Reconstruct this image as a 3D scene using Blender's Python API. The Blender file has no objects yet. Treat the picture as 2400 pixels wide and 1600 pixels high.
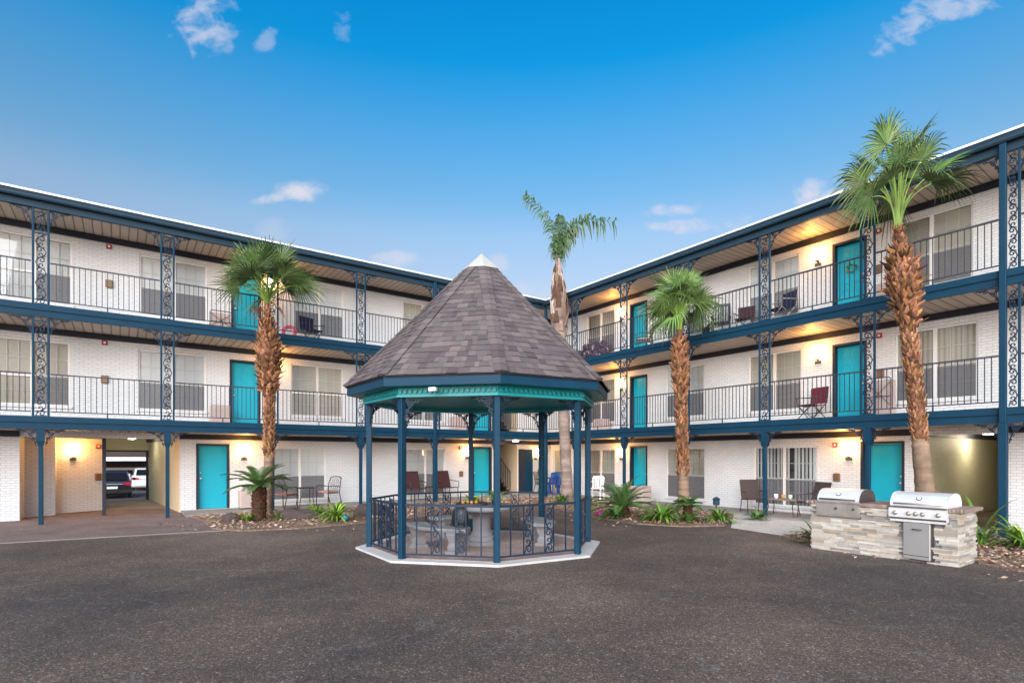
import bpy, math, random
from mathutils import Vector, Matrix
random.seed(7)
PI = math.pi
SC = bpy.context.scene
COL = SC.collection
rnd = random.uniform

# ------------------------------------------------------------------ helpers
def lin(h):
    h = h.lstrip('#')
    o = []
    for i in (0, 2, 4):
        c = int(h[i:i+2], 16) / 255
        o.append(c / 12.92 if c <= .04045 else ((c + .055) / 1.055) ** 2.4)
    return tuple(o)

class MB:
    """collects shapes into one mesh"""
    def __init__(s):
        s.v = []; s.f = []; s.c = []
    def add(s, vs, fs, col=(1, 1, 1)):
        b = len(s.v); s.v += [tuple(p) for p in vs]
        for q in fs:
            s.f.append(tuple(b + i for i in q)); s.c.append(col)
        return s
    def quad(s, a, b, c, d, col=(1, 1, 1)):
        return s.add([a, b, c, d], [(0, 1, 2, 3)], col)
    def box(s, x0, x1, y0, y1, z0, z1, col=(1, 1, 1), m=None):
        vs = [Vector((x, y, z)) for z in (z0, z1) for y in (y0, y1) for x in (x0, x1)]
        if m is not None: vs = [m @ p for p in vs]
        return s.add(vs, [(0, 2, 3, 1), (4, 5, 7, 6), (0, 1, 5, 4), (2, 6, 7, 3), (0, 4, 6, 2), (1, 3, 7, 5)], col)
    def cbox(s, x0, x1, y0, y1, z0, z1, b=.01, col=(1, 1, 1), m=None):
        """box with chamfered vertical edges and top"""
        p = [(x0+b, y0), (x1-b, y0), (x1, y0+b), (x1, y1-b), (x1-b, y1), (x0+b, y1), (x0, y1-b), (x0, y0+b)]
        cx, cy = (x0+x1)/2, (y0+y1)/2
        kx = 1 - 2*b/max(x1-x0, 1e-6); ky = 1 - 2*b/max(y1-y0, 1e-6)
        q = [(cx+(x-cx)*kx, cy+(y-cy)*ky) for x, y in p]
        return s.loft([[(x, y, z0+b) for x, y in p][::1], [(x, y, z1-b) for x, y in p], [(x, y, z1) for x, y in q]], col, m,
                      pre=[(x, y, z0) for x, y in q])
    def loft(s, rings, col=(1, 1, 1), m=None, pre=None, closed=True, caps=True):
        if pre: rings = [pre] + rings
        n = len(rings[0]); vs = [Vector(p) for r in rings for p in r]
        if m is not None: vs = [m @ p for p in vs]
        fs = []
        for i in range(len(rings)-1):
            for j in range(n if closed else n-1):
                k = (j+1) % n
                fs.append((i*n+j, i*n+k, (i+1)*n+k, (i+1)*n+j))
        if caps and closed:
            fs.append(tuple(range(n-1, -1, -1))); fs.append(tuple((len(rings)-1)*n+j for j in range(n)))
        return s.add(vs, fs, col)
    def lathe(s, prof, n=16, col=(1, 1, 1), m=None):
        rings = [[(r*math.cos(2*PI*j/n), r*math.sin(2*PI*j/n), z) for j in range(n)] for r, z in prof]
        return s.loft(rings, col, m)
    def tube(s, pts, r, n=6, col=(1, 1, 1), m=None):
        pts = [Vector(p) for p in pts]
        rings = []; up = None
        for i, p in enumerate(pts):
            t = (pts[min(i+1, len(pts)-1)] - pts[max(i-1, 0)])
            if t.length < 1e-9: t = Vector((0, 0, 1))
            t.normalize()
            if up is None:
                up = t.orthogonal().normalized()
            up = (up - t*up.dot(t))
            if up.length < 1e-6: up = t.orthogonal()
            up.normalize(); w = t.cross(up)
            rr = r[i] if isinstance(r, (list, tuple)) else r
            rings.append([p + rr*(math.cos(2*PI*j/n + PI/n)*up + math.sin(2*PI*j/n + PI/n)*w) for j in range(n)])
        return s.loft(rings, col, m)
    def bar2d(s, pts, w, d, y=0, m=None):
        """flat iron bar following a curve in the xz plane"""
        rings = []
        for i, p in enumerate(pts):
            a = pts[max(i-1, 0)]; b = pts[min(i+1, len(pts)-1)]
            tx, tz = b[0]-a[0], b[1]-a[1]; L = math.hypot(tx, tz) or 1
            nx, nz = -tz/L*w/2, tx/L*w/2
            rings.append([(p[0]+nx, y-d/2, p[1]+nz), (p[0]-nx, y-d/2, p[1]-nz), (p[0]-nx, y+d/2, p[1]-nz), (p[0]+nx, y+d/2, p[1]+nz)])
        return s.loft(rings, m=m)
    def mesh(s, name, mat, smooth=False):
        me = bpy.data.meshes.new(name)
        me.from_pydata(s.v, [], s.f); me.update()
        uv = me.uv_layers.new(name='UVMap')
        ca = me.color_attributes.new('Col', 'FLOAT_COLOR', 'CORNER')
        ud = []; cd = []
        vs = s.v
        for p, c in zip(me.polygons, s.c):
            n = p.normal; ax, ay, az = abs(n.x), abs(n.y), abs(n.z)
            for vi in p.vertices:
                q = vs[vi]
                if az >= ax and az >= ay: ud += (q[0], q[1])
                elif ax > ay: ud += (q[1], q[2])
                else: ud += (q[0], q[2])
                cd += (c[0], c[1], c[2], 1)
        me.color_attributes['Col'].data.foreach_set('color', cd); me.uv_layers['UVMap'].data.foreach_set('uv', ud)
        if smooth: me.polygons.foreach_set('use_smooth', [True]*len(me.polygons))
        me.materials.append(mat)
        return me
    def build(s, name, mat, parent=None, smooth=False, loc=None, rot=None):
        return inst(name, s.mesh(name, mat, smooth), parent, loc, rot)

def inst(name, me, parent=None, loc=None, rot=None, scale=None):
    o = bpy.data.objects.new(name, me); COL.objects.link(o)
    o.parent = parent
    if loc is not None: o.location = loc
    if rot is not None: o.rotation_euler = rot if isinstance(rot, (tuple, list)) else (0, 0, rot)
    if scale is not None: o.scale = scale
    return o

def thing(name, label, cat, loc=(0, 0, 0), rz=0, group=None):
    o = bpy.data.objects.new(name, None); COL.objects.link(o)
    o.empty_display_size = .2
    o.location = loc; o.rotation_euler = (0, 0, rz)
    o['label'] = label; o['category'] = cat
    if group: o['group'] = group
    return o

def tag(o, label, cat, group=None):
    o['label'] = label; o['category'] = cat
    if group: o['group'] = group
    return o

def struct(o, kind='structure'):
    o['kind'] = kind; return o

# ------------------------------------------------------------------ materials
def base_mat(name):
    m = bpy.data.materials.new(name); m.use_nodes = True
    nt = m.node_tree; b = nt.nodes['Principled BSDF']
    return m, nt, b

def nd(nt, t, **kw):
    n = nt.nodes.new(t)
    for k, v in kw.items():
        if hasattr(n, k) and not k.startswith('i_'): setattr(n, k, v)
    return n

def mixc(nt, fac, a, b, blend='MIX'):
    n = nt.nodes.new('ShaderNodeMix'); n.data_type = 'RGBA'; n.blend_type = blend
    for s, v in ((n.inputs[0], fac), (n.inputs[6], a), (n.inputs[7], b)):
        if hasattr(v, 'is_linked') or hasattr(v, 'links'): nt.links.new(v, s)
        elif isinstance(v, (int, float)): s.default_value = v
        else: s.default_value = (*v[:3], 1)
    return n.outputs[2]

def mathn(nt, op, a, b=None, c=None, clamp=False):
    n = nt.nodes.new('ShaderNodeMath'); n.operation = op; n.use_clamp = clamp
    for i, v in enumerate((a, b, c)):
        if v is None: continue
        if hasattr(v, 'links'): nt.links.new(v, n.inputs[i])
        else: n.inputs[i].default_value = v
    return n.outputs[0]

def noise(nt, vec, scale, detail=4, rough=.55):
    n = nt.nodes.new('ShaderNodeTexNoise'); n.inputs['Scale'].default_value = scale
    n.inputs['Detail'].default_value = detail; n.inputs['Roughness'].default_value = rough
    if vec is not None: nt.links.new(vec, n.inputs['Vector'])
    return n.outputs['Fac']

def ramp(nt, fac, stops):
    n = nt.nodes.new('ShaderNodeValToRGB'); nt.links.new(fac, n.inputs[0])
    e = n.color_ramp.elements
    while len(e) < len(stops): e.new(.5)
    for k, (p, c) in enumerate(stops):
        e[k].position = p; e[k].color = (*c[:3], 1) if not isinstance(c, (int, float)) else (c, c, c, 1)
    return n.outputs[0]

def bump(nt, b, h, strength=.3, dist=.01):
    n = nt.nodes.new('ShaderNodeBump'); n.inputs['Strength'].default_value = strength; n.inputs['Distance'].default_value = dist
    nt.links.new(h, n.inputs['Height']); nt.links.new(n.outputs[0], b.inputs['Normal'])

def simple(name, col, rough=.5, metal=0, var=.15, scale=6, bmp=0, usecol=False, spec=.5, coat=0):
    """paint-like material with slight cloudy variation; usecol multiplies by the mesh's own colours"""
    m, nt, b = base_mat(name)
    b.inputs['Roughness'].default_value = rough; b.inputs['Metallic'].default_value = metal
    b.inputs['Specular IOR Level'].default_value = spec
    if coat: b.inputs['Coat Weight'].default_value = coat
    tc = nd(nt, 'ShaderNodeTexCoord').outputs['Object']
    n = noise(nt, tc, scale, 5)
    c = mixc(nt, n, tuple(x*(1-var) for x in col), tuple(min(1, x*(1+var)) for x in col))
    if usecol:
        a = nd(nt, 'ShaderNodeVertexColor'); a.layer_name = 'Col'
        c = mixc(nt, 1, c, a.outputs[0], 'MULTIPLY')
    nt.links.new(c, b.inputs['Base Color'])
    nt.links.new(mathn(nt, 'MULTIPLY_ADD', n, .2, rough-.1, True), b.inputs['Roughness'])
    if bmp:
        bump(nt, b, noise(nt, tc, scale*8, 4), .4, bmp)
    return m

def brick(name, c1, c2, cm, bw=.215, bh=.072, mortar=.008, strength=.6, dirt=.12):
    m, nt, b = base_mat(name)
    uv = nd(nt, 'ShaderNodeUVMap').outputs[0]
    t = nt.nodes.new('ShaderNodeTexBrick'); nt.links.new(uv, t.inputs['Vector'])
    t.inputs['Scale'].default_value = 1; t.inputs['Brick Width'].default_value = bw; t.inputs['Row Height'].default_value = bh
    t.inputs['Mortar Size'].default_value = mortar; t.inputs['Mortar Smooth'].default_value = .3; t.inputs['Bias'].default_value = -.2
    t.inputs['Color1'].default_value = (*c1, 1); t.inputs['Color2'].default_value = (*c2, 1); t.inputs['Mortar'].default_value = (*cm, 1)
    tc = nd(nt, 'ShaderNodeTexCoord').outputs['Object']
    n1 = noise(nt, tc, .9, 5, .6); n2 = noise(nt, tc, 22, 4)
    c = mixc(nt, mathn(nt, 'MULTIPLY', n1, dirt*2), t.outputs['Color'], tuple(x*.6 for x in cm))
    c = mixc(nt, mathn(nt, 'MULTIPLY', n2, .16), c, tuple(x*.55 for x in c1))
    nt.links.new(c, b.inputs['Base Color'])
    b.inputs['Roughness'].default_value = .62; b.inputs['Specular IOR Level'].default_value = .35
    h = mathn(nt, 'ADD', mathn(nt, 'MULTIPLY', t.outputs['Fac'], -1), mathn(nt, 'MULTIPLY', n2, .5))
    bump(nt, b, h, strength, .012)
    return m

M = {}
M['brick'] = brick('painted_brick', (.78, .785, .79), (.715, .72, .725), (.52, .525, .535), .20, .066, .007, .7, .10)
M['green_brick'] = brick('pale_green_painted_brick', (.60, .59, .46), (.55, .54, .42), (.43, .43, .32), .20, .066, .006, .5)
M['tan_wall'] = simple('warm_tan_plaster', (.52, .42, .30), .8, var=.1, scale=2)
M['navy'] = simple('navy_blue_paint', (.0046, .036, .070), .55, var=.25, scale=3, spec=.18)
M['slate'] = simple('slate_blue_gutter_metal', (.019, .043, .068), .55, var=.2, scale=2, spec=.18)
M['iron'] = simple('dark_blue_wrought_iron', (.008, .022, .046), .5, var=.2, scale=9, spec=.3)
M['rail'] = simple('dark_slate_railing_paint', (.020, .030, .045), .5, var=.2, scale=5)
M['trim_dark'] = simple('dark_navy_trim', (.010, .014, .028), .6, var=.2, scale=4)
M['teal'] = simple('teal_door_paint', (.003, .37, .50), .42, var=.10, scale=2.5)
M['white'] = simple('white_paint', (.78, .78, .77), .5, var=.05, scale=4)
M['frame'] = simple('off_white_window_frame', (.70, .68, .65), .5, var=.06, scale=4)
M['roof_white'] = simple('white_roof_membrane', (.85, .85, .84), .6, var=.05)
M['sconce_metal'] = simple('brown_bracket_metal', (.16, .09, .045), .5, var=.2)
M['kerb_white'] = simple('worn_white_kerb_paint', (.50, .48, .46), .7, var=.2, scale=4, bmp=.004)
M['red'] = simple('red_alarm_plastic', (.33, .015, .02), .35)
M['plaque'] = simple('brown_box_paint', (.22, .10, .055), .6, var=.25)
M['beige'] = simple('pinkish_beige_metal', (.47, .37, .34), .6, var=.1, scale=3)
M['brown_metal'] = simple('dark_brown_metal', (.045, .026, .022), .5, var=.25)
M['black'] = simple('black_plastic', (.012, .012, .014), .45)
M['concrete'] = simple('pale_concrete', (.52, .48, .43), .85, var=.18, scale=3, bmp=.006)
M['cast_stone'] = simple('cast_concrete', (.19, .185, .195), .85, var=.3, scale=5, bmp=.006)
M['steel'] = simple('brushed_stainless', (.80, .80, .80), .36, .45, var=.05, scale=3)
M['steel_door'] = simple('dull_stainless_door', (.42, .41, .40), .40, .55, var=.08, scale=3)
M['steel_worn'] = simple('worn_stainless', (.40, .36, .33), .42, .6, var=.35, scale=4)
M['steel_dark'] = simple('burnt_dark_steel', (.10, .08, .075), .45, .7, var=.3)
M['gaz_teal'] = simple('green_teal_paint', (.004, .25, .275), .5, var=.2, scale=4)
M['tin'] = simple('pale_tin_cap', (.52, .52, .47), .45, .3, var=.15)
M['shingle'] = simple('asphalt_shingles', (.118, .103, .103), .92, var=.22, scale=40, bmp=.004, usecol=True, spec=.2)
M['trunk'] = simple('palm_trunk_bark', (.235, .140, .090), .9, var=.45, scale=9, bmp=.03, usecol=True, spec=.2)
M['leaf'] = simple('palm_leaf', (.075, .135, .045), .45, var=.3, scale=4, usecol=True, spec=.45)
M['strap'] = simple('strap_leaf', (.08, .15, .035), .42, var=.3, scale=6, usecol=True)
M['chip'] = simple('leaf_litter_chip', (.40, .27, .20), .9, var=.3, scale=3, usecol=True, spec=.2)
M['boulder'] = simple('brown_boulder', (.062, .042, .040), .9, var=.5, scale=5, bmp=.03)
M['stone'] = simple('ledger_stone', (.355, .335, .305), .85, var=.25, scale=14, bmp=.012, usecol=True, spec=.3)
M['slab'] = simple('flagstone_counter', (.24, .165, .14), .6, var=.4, scale=5, bmp=.006)
M['tyre'] = simple('tyre_rubber', (.012, .012, .012), .8)
M['carpaint'] = simple('black_car_paint', (.016, .014, .022), .22, var=.05, coat=.6)
M['carwhite'] = simple('white_car_paint', (.72, .73, .76), .25, var=.03, coat=.6)
M['carglass'] = simple('dark_car_glass', (.01, .01, .012), .08)
M['taillight'] = simple('red_tail_light', (.45, .01, .03), .25)
M['maroon'] = simple('maroon_sling_fabric', (.045, .012, .014), .85, var=.2)
M['cushion'] = simple('pink_cushion', (.42, .22, .20), .9, var=.2)
M['sling'] = simple('dark_brown_sling', (.05, .035, .032), .85, var=.2)
M['navyfab'] = simple('navy_fabric', (.010, .013, .045), .85, var=.2)
M['burgundy'] = simple('burgundy_fabric', (.16, .012, .035), .85, var=.2)
M['blueplastic'] = simple('blue_plastic', (.008, .07, .30), .4)
M['whiteplastic'] = simple('white_plastic', (.72, .70, .66), .45)
M['pot'] = simple('dark_pot', (.02, .025, .04), .6)
M['tank'] = simple('teal_globe', (.05, .25, .30), .25, var=.3, scale=9)
M['magenta'] = simple('magenta_globe', (.42, .01, .20), .25, var=.3, scale=9)
M['pink'] = simple('pink_plastic', (.70, .10, .22), .4)
M['orange'] = simple('orange_ceramic', (.42, .20, .05), .5)
M['paleglass'] = simple('pale_green_ceramic', (.40, .52, .42), .3)
M['clutter'] = simple('white_plastic_bin', (.6, .6, .6), .5)
M['bronze'] = simple('bronze_lamp_metal', (.20, .15, .08), .45, .6)

def soffit_mat():
    m, nt, b = base_mat('ribbed_soffit_boards')
    uv = nd(nt, 'ShaderNodeUVMap').outputs[0]
    sx = nd(nt, 'ShaderNodeSeparateXYZ'); nt.links.new(uv, sx.inputs[0])
    fr = mathn(nt, 'FRACT', mathn(nt, 'DIVIDE', sx.outputs[0], .2))
    g = mathn(nt, 'LESS_THAN', fr, .16)
    tc = nd(nt, 'ShaderNodeTexCoord').outputs['Object']
    n = noise(nt, tc, 1.6, 4)
    fl = nt.nodes.new('ShaderNodeTexWhiteNoise'); fl.noise_dimensions = '1D'
    nt.links.new(mathn(nt, 'FLOOR', mathn(nt, 'DIVIDE', sx.outputs[0], .2)), fl.inputs['W'])
    c = mixc(nt, n, (.50, .40, .325), (.60, .49, .40))
    c = mixc(nt, mathn(nt, 'MULTIPLY', fl.outputs['Value'], .25), c, (.25, .19, .16))
    c = mixc(nt, g, c, (.20, .15, .125))
    nt.links.new(c, b.inputs['Base Color']); b.inputs['Roughness'].default_value = .55
    bump(nt, b, mathn(nt, 'MULTIPLY', g, -1), .6, .02)
    return m
M['soffit'] = soffit_mat()

def asphalt_mat():
    m, nt, b = base_mat('worn_asphalt')
    tc = nd(nt, 'ShaderNodeTexCoord').outputs['Object']
    n1 = noise(nt, tc, .22, 6, .6); n2 = noise(nt, tc, 1.3, 6, .65); n3 = noise(nt, tc, 150, 2, .7); n4 = noise(nt, tc, 62, 3, .7)
    c = ramp(nt, n1, [(.37, (.058, .047, .043)), (.49, (.108, .079, .062)), (.59, (.182, .130, .098))])
    c2 = ramp(nt, n2, [(.36, (.062, .049, .043)), (.64, (.155, .114, .090))])
    c = mixc(nt, .3, c, c2)
    agg = []
    for sc_a in (120, 55):
        va = nt.nodes.new('ShaderNodeTexVoronoi'); va.inputs['Scale'].default_value = sc_a; nt.links.new(tc, va.inputs['Vector'])
        se = nd(nt, 'ShaderNodeSeparateColor'); nt.links.new(va.outputs['Color'], se.inputs[0]); agg.append(se.outputs[0])
    c = mixc(nt, 1, c, ramp(nt, agg[0], [(0, .45), (.55, .85), (.9, 1.25), (.975, 2.1)]), 'MULTIPLY')
    c = mixc(nt, 1, c, ramp(nt, agg[1], [(0, .70), (.6, 1.0), (.93, 1.2), (.985, 2.4)]), 'MULTIPLY')
    sp = ramp(nt, n3, [(.36, .7), (.5, 1.0), (.64, 1.4)])
    c = mixc(nt, .9, c, mixc(nt, 1, c, sp, 'MULTIPLY'))
    sp2 = ramp(nt, n4, [(.36, .75), (.5, 1.0), (.64, 1.35)])
    c = mixc(nt, 1, c, sp2, 'MULTIPLY')
    # oil stains and long pale scuffs
    st = noise(nt, tc, .55, 3, .5); mpv = nd(nt, 'ShaderNodeMapping'); nt.links.new(tc, mpv.inputs[0]); mpv.inputs['Rotation'].default_value = (0, 0, .5); mpv.inputs['Scale'].default_value = (.35, 2.6, 1)
    sc_ = noise(nt, mpv.outputs[0], 1.1, 6, .7)
    c = mixc(nt, ramp(nt, st, [(.66, 0), (.78, .45)]), c, (.034, .031, .032))
    c = mixc(nt, ramp(nt, sc_, [(.60, 0), (.72, .30)]), c, (.21, .17, .145))
    # pale grit flecks
    v = nt.nodes.new('ShaderNodeTexVoronoi'); v.inputs['Scale'].default_value = 16; nt.links.new(tc, v.inputs['Vector'])
    w = nt.nodes.new('ShaderNodeTexVoronoi'); w.inputs['Scale'].default_value = 55; nt.links.new(tc, w.inputs['Vector'])
    fl = mathn(nt, 'MULTIPLY', mathn(nt, 'LESS_THAN', v.outputs['Distance'], .10), mathn(nt, 'GREATER_THAN', n2, .50))
    fl2 = mathn(nt, 'MULTIPLY', mathn(nt, 'LESS_THAN', w.outputs['Distance'], .22), .45)
    c = mixc(nt, mathn(nt, 'MULTIPLY', fl, .55), c, (.33, .29, .26))
    c = mixc(nt, fl2, c, (.20, .17, .155))
    # hairline cracks and scuffs
    mp = nd(nt, 'ShaderNodeMapping'); nt.links.new(tc, mp.inputs[0]); mp.inputs['Scale'].default_value = (.35, .35, .35)
    mus = nt.nodes.new('ShaderNodeTexNoise'); mus.inputs['Scale'].default_value = 1.4; mus.inputs['Detail'].default_value = 6
    nt.links.new(mp.outputs[0], mus.inputs['Vector'])
    line = mathn(nt, 'LESS_THAN', mathn(nt, 'ABSOLUTE', mathn(nt, 'SUBTRACT', mus.outputs['Fac'], .5)), .0022)
    c = mixc(nt, mathn(nt, 'MULTIPLY', line, .5), c, (.17, .15, .14))
    nt.links.new(c, b.inputs['Base Color'])
    b.inputs['Roughness'].default_value = .86; b.inputs['Specular IOR Level'].default_value = .3
    bump(nt, b, mathn(nt, 'ADD', n3, mathn(nt, 'MULTIPLY', n4, .8)), .16, .008)
    return m
M['asphalt'] = asphalt_mat()

def aggregate(name, ca, cb, cc, sc=60):
    m, nt, b = base_mat(name)
    tc = nd(nt, 'ShaderNodeTexCoord').outputs['Object']
    v = nt.nodes.new('ShaderNodeTexVoronoi'); v.inputs['Scale'].default_value = sc; nt.links.new(tc, v.inputs['Vector'])
    n = noise(nt, tc, 1.2, 5, .6)
    sx = nd(nt, 'ShaderNodeSeparateColor'); nt.links.new(v.outputs['Color'], sx.inputs[0])
    c = ramp(nt, sx.outputs[0], [(0, ca), (.5, cb), (1, cc)])
    c = mixc(nt, ramp(nt, n, [(.3, .0), (.7, .65)]), c, tuple(x*.5 for x in ca))
    nt.links.new(c, b.inputs['Base Color']); b.inputs['Roughness'].default_value = .9
    bump(nt, b, v.outputs['Distance'], .5, .01)
    return m
M['apron'] = aggregate('red_brown_aggregate', (.14, .095, .085), (.20, .135, .12), (.28, .21, .19), 45)
M['gravel'] = aggregate('pinkish_gravel_floor', (.30, .205, .175), (.42, .30, .26), (.54, .42, .37), 50)
M['mulch'] = aggregate('brown_leaf_litter', (.14, .09, .062), (.24, .155, .11), (.38, .27, .20), 40)
M['walk'] = aggregate('walkway_concrete', (.27, .245, .23), (.30, .27, .255), (.33, .30, .28), 80)

def blind_mat(name, ca, cb, vertical=False, period=.05):
    m, nt, b = base_mat(name)
    uv = nd(nt, 'ShaderNodeUVMap').outputs[0]
    sx = nd(nt, 'ShaderNodeSeparateXYZ'); nt.links.new(uv, sx.inputs[0])
    fr = mathn(nt, 'FRACT', mathn(nt, 'DIVIDE', sx.outputs[0 if vertical else 1], period))
    tc = nd(nt, 'ShaderNodeTexCoord').outputs['Object']
    n = noise(nt, tc, 2.2, 3)
    tri = mathn(nt, 'ABSOLUTE', mathn(nt, 'SUBTRACT', fr, .5))
    c = mixc(nt, ramp(nt, tri, [(.05, 0), (.5, 1)]), ca, cb)
    c = mixc(nt, mathn(nt, 'MULTIPLY', n, .35), c, tuple(x*.7 for x in cb))
    nt.links.new(c, b.inputs['Base Color']); b.inputs['Roughness'].default_value = .6
    bump(nt, b, tri, .5, .012)
    return m
M['blind'] = blind_mat('cream_slat_blind', (.90, .89, .87), (.76, .74, .71))
M['curtain'] = blind_mat('tan_vertical_blind', (.72, .65, .54), (.45, .38, .29), True, .11)
M['tanblind'] = blind_mat('tan_slat_blind', (.74, .68, .58), (.55, .49, .40))

def pane_mat():
    m = bpy.data.materials.new('window_glass'); m.use_nodes = True
    nt = m.node_tree; nt.nodes.clear()
    out = nt.nodes.new('ShaderNodeOutputMaterial'); mx = nt.nodes.new('ShaderNodeMixShader')
    tr = nt.nodes.new('ShaderNodeBsdfTransparent'); gl = nt.nodes.new('ShaderNodeBsdfGlossy')
    gl.inputs['Roughness'].default_value = .02; gl.inputs['Color'].default_value = (.95, .97, 1, 1)
    tr.inputs['Color'].default_value = (.97, .98, .975, 1)
    fr = nt.nodes.new('ShaderNodeFresnel'); fr.inputs['IOR'].default_value = 1.65
    nt.links.new(fr.outputs[0], mx.inputs[0]); nt.links.new(tr.outputs[0], mx.inputs[1]); nt.links.new(gl.outputs[0], mx.inputs[2])
    nt.links.new(mx.outputs[0], out.inputs[0]); return m
M['pane'] = pane_mat()

def screen_mat():
    m = bpy.data.materials.new('insect_screen_mesh'); m.use_nodes = True
    nt = m.node_tree; b = nt.nodes['Principled BSDF']
    b.inputs['Base Color'].default_value = (.15, .15, .165, 1); b.inputs['Roughness'].default_value = .7
    oi = nt.nodes.new('ShaderNodeObjectInfo'); nt.links.new(mathn(nt, 'MULTIPLY_ADD', oi.outputs['Random'], .28, .42), b.inputs['Alpha'])
    return m
M['screen'] = screen_mat()

def emit(name, col, strength):
    m = bpy.data.materials.new(name); m.use_nodes = True
    b = m.node_tree.nodes['Principled BSDF']
    b.inputs['Base Color'].default_value = (.8, .8, .8, 1)
    b.inputs['Emission Color'].default_value = (*col, 1); b.inputs['Emission Strength'].default_value = strength
    return m
M['lampglow'] = emit('lit_lamp_glass', (1, .70, .32), 14)
M['downlight'] = emit('lit_ceiling_light', (1, .90, .72), 5)

def floral_mat():
    m, nt, b = base_mat('floral_print_fabric')
    tc = nd(nt, 'ShaderNodeTexCoord').outputs['Object']
    v = nt.nodes.new('ShaderNodeTexVoronoi'); v.inputs['Scale'].default_value = 11; nt.links.new(tc, v.inputs['Vector'])
    sx = nd(nt, 'ShaderNodeSeparateColor'); nt.links.new(v.outputs['Color'], sx.inputs[0])
    c = ramp(nt, sx.outputs[0], [(0, (.02, .015, .025)), (.5, (.04, .02, .04)), (.75, (.14, .06, .10)), (.92, (.30, .26, .29))])
    nt.links.new(c, b.inputs['Base Color']); b.inputs['Roughness'].default_value = .9
    return m
M['floral'] = floral_mat()

# ------------------------------------------------------------------ frames of the two wings
f_px, HORIZ, CAMH = 1283.0, 1068.0, 1.70
eL = Vector((.813, .583, 0)).normalized(); nL = Vector((-eL.y, eL.x, 0))
ANG_L = math.atan2(eL.y, eL.x); ANG_R = ANG_L - PI/2
O_L = nL*17.7                      # balcony edge of the left wing, local x runs to the inner corner
T_C = 14.442                       # inner corner of the balcony edges on the left wing's x
O_R = O_L + eL*T_C                 # right wing: local x runs from the corner towards the viewer
eR = -nL; nR = eL
def WL(x, y, z=0): return O_L + eL*x + nL*y + Vector((0, 0, z))
def WR(x, y, z=0): return O_R + eR*x + nR*y + Vector((0, 0, z))
FZ = (0.0, 2.664, 5.42)
WY = 1.5

# ------------------------------------------------------------------ shared ironwork meshes
def spiral(cx, cz, r0, r1, a0, a1, n=14):
    return [(cx + (r0+(r1-r0)*k/(n-1))*math.cos(a0+(a1-a0)*k/(n-1)), cz + (r0+(r1-r0)*k/(n-1))*math.sin(a0+(a1-a0)*k/(n-1))) for k in range(n)]

def scroll_unit(mb, cx, cz, w, h, flip=1, bw=.016, d=.014, n=12):
    """one S scroll with leaf curls filling a w x h cell"""
    r = min(w*.36, h*.25)
    def X(p): return [(cx + flip*x, cz + z) for x, z in p]
    up = spiral(-w*.06, h*.25, .012, r, PI*1.5, -PI*.55, n)
    dn = spiral(w*.06, -h*.25, r, .012, PI*.45, -PI*1.5+PI*1.0-PI, n)
    mb.bar2d(X(up + dn), bw, d)
    mb.bar2d(X([(w*.46, h*.5), (w*.36, h*.30), (w*.20, h*.12), (w*.02, 0), (-w*.2, -h*.12), (-w*.36, -h*.30), (-w*.46, -h*.5)]), bw*.9, d)
    mb.bar2d(X(spiral(w*.30, h*.10, .008, w*.17, 0, PI*1.6, 8)), bw*.8, d)
    mb.bar2d(X(spiral(-w*.30, -h*.10, .008, w*.17, PI, PI*2.6, 8)), bw*.8, d)

def scroll_panel_mesh(w, h, unit=.25, mat=None, bw=.021):
    mb = MB(); n = max(2, round(h/unit)); u = h/n
    for k in range(n): scroll_unit(mb, 0, u*(k+.5), w, u, 1 if k % 2 == 0 else -1, bw)
    return mb.mesh('scroll_panel', mat or M['iron'])

def bracket_mesh(s=.40, mat=None):
    mb = MB(); w, d = .018, .016
    arc = [(s - s*math.cos(a)*.97, -s + s*math.sin(a)*.97) for a in [PI/2*k/9 for k in range(10)]]
    mb.bar2d([(x, z) for x, z in arc], w, d)
    mb.bar2d([(0, -.012), (s, -.012)], w, d); 
    mb.bar2d(spiral(s*.30, -s*.26, .01, s*.17, 0, 3.6*PI, 20), w*.8, d)
    mb.bar2d(spiral(s*.14, -s*.60, .008, s*.11, 0, 3*PI, 14), w*.8, d)
    mb.bar2d(spiral(s*.62, -s*.13, .008, s*.11, 0, 3*PI, 14), w*.8, d)
    mb.bar2d(spiral(s*.14, -s*.14, .008, s*.10, 0, 3*PI, 12), w*.8, d)
    mb.bar2d([(0, 0), (s*.2, -s*.2), (s*.36, -s*.36)], w*.8, d)
    mb.bar2d(spiral(s*.82, -s*.07, .005, s*.06, 0, 3*PI, 10), w*.8, d)
    mb.bar2d(spiral(s*.07, -s*.82, .005, s*.06, 0, 3*PI, 10), w*.8, d)
    return mb.mesh('bracket', mat or M['iron'])
BR = bracket_mesh()
BR_IRON = bracket_mesh(.36)
PANEL = [None, scroll_panel_mesh(.22, 2.33), scroll_panel_mesh(.22, 2.30)]

SLIM = [None, scroll_panel_mesh(.14, 2.33, .22), scroll_panel_mesh(.14, 2.30, .22)]

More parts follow.
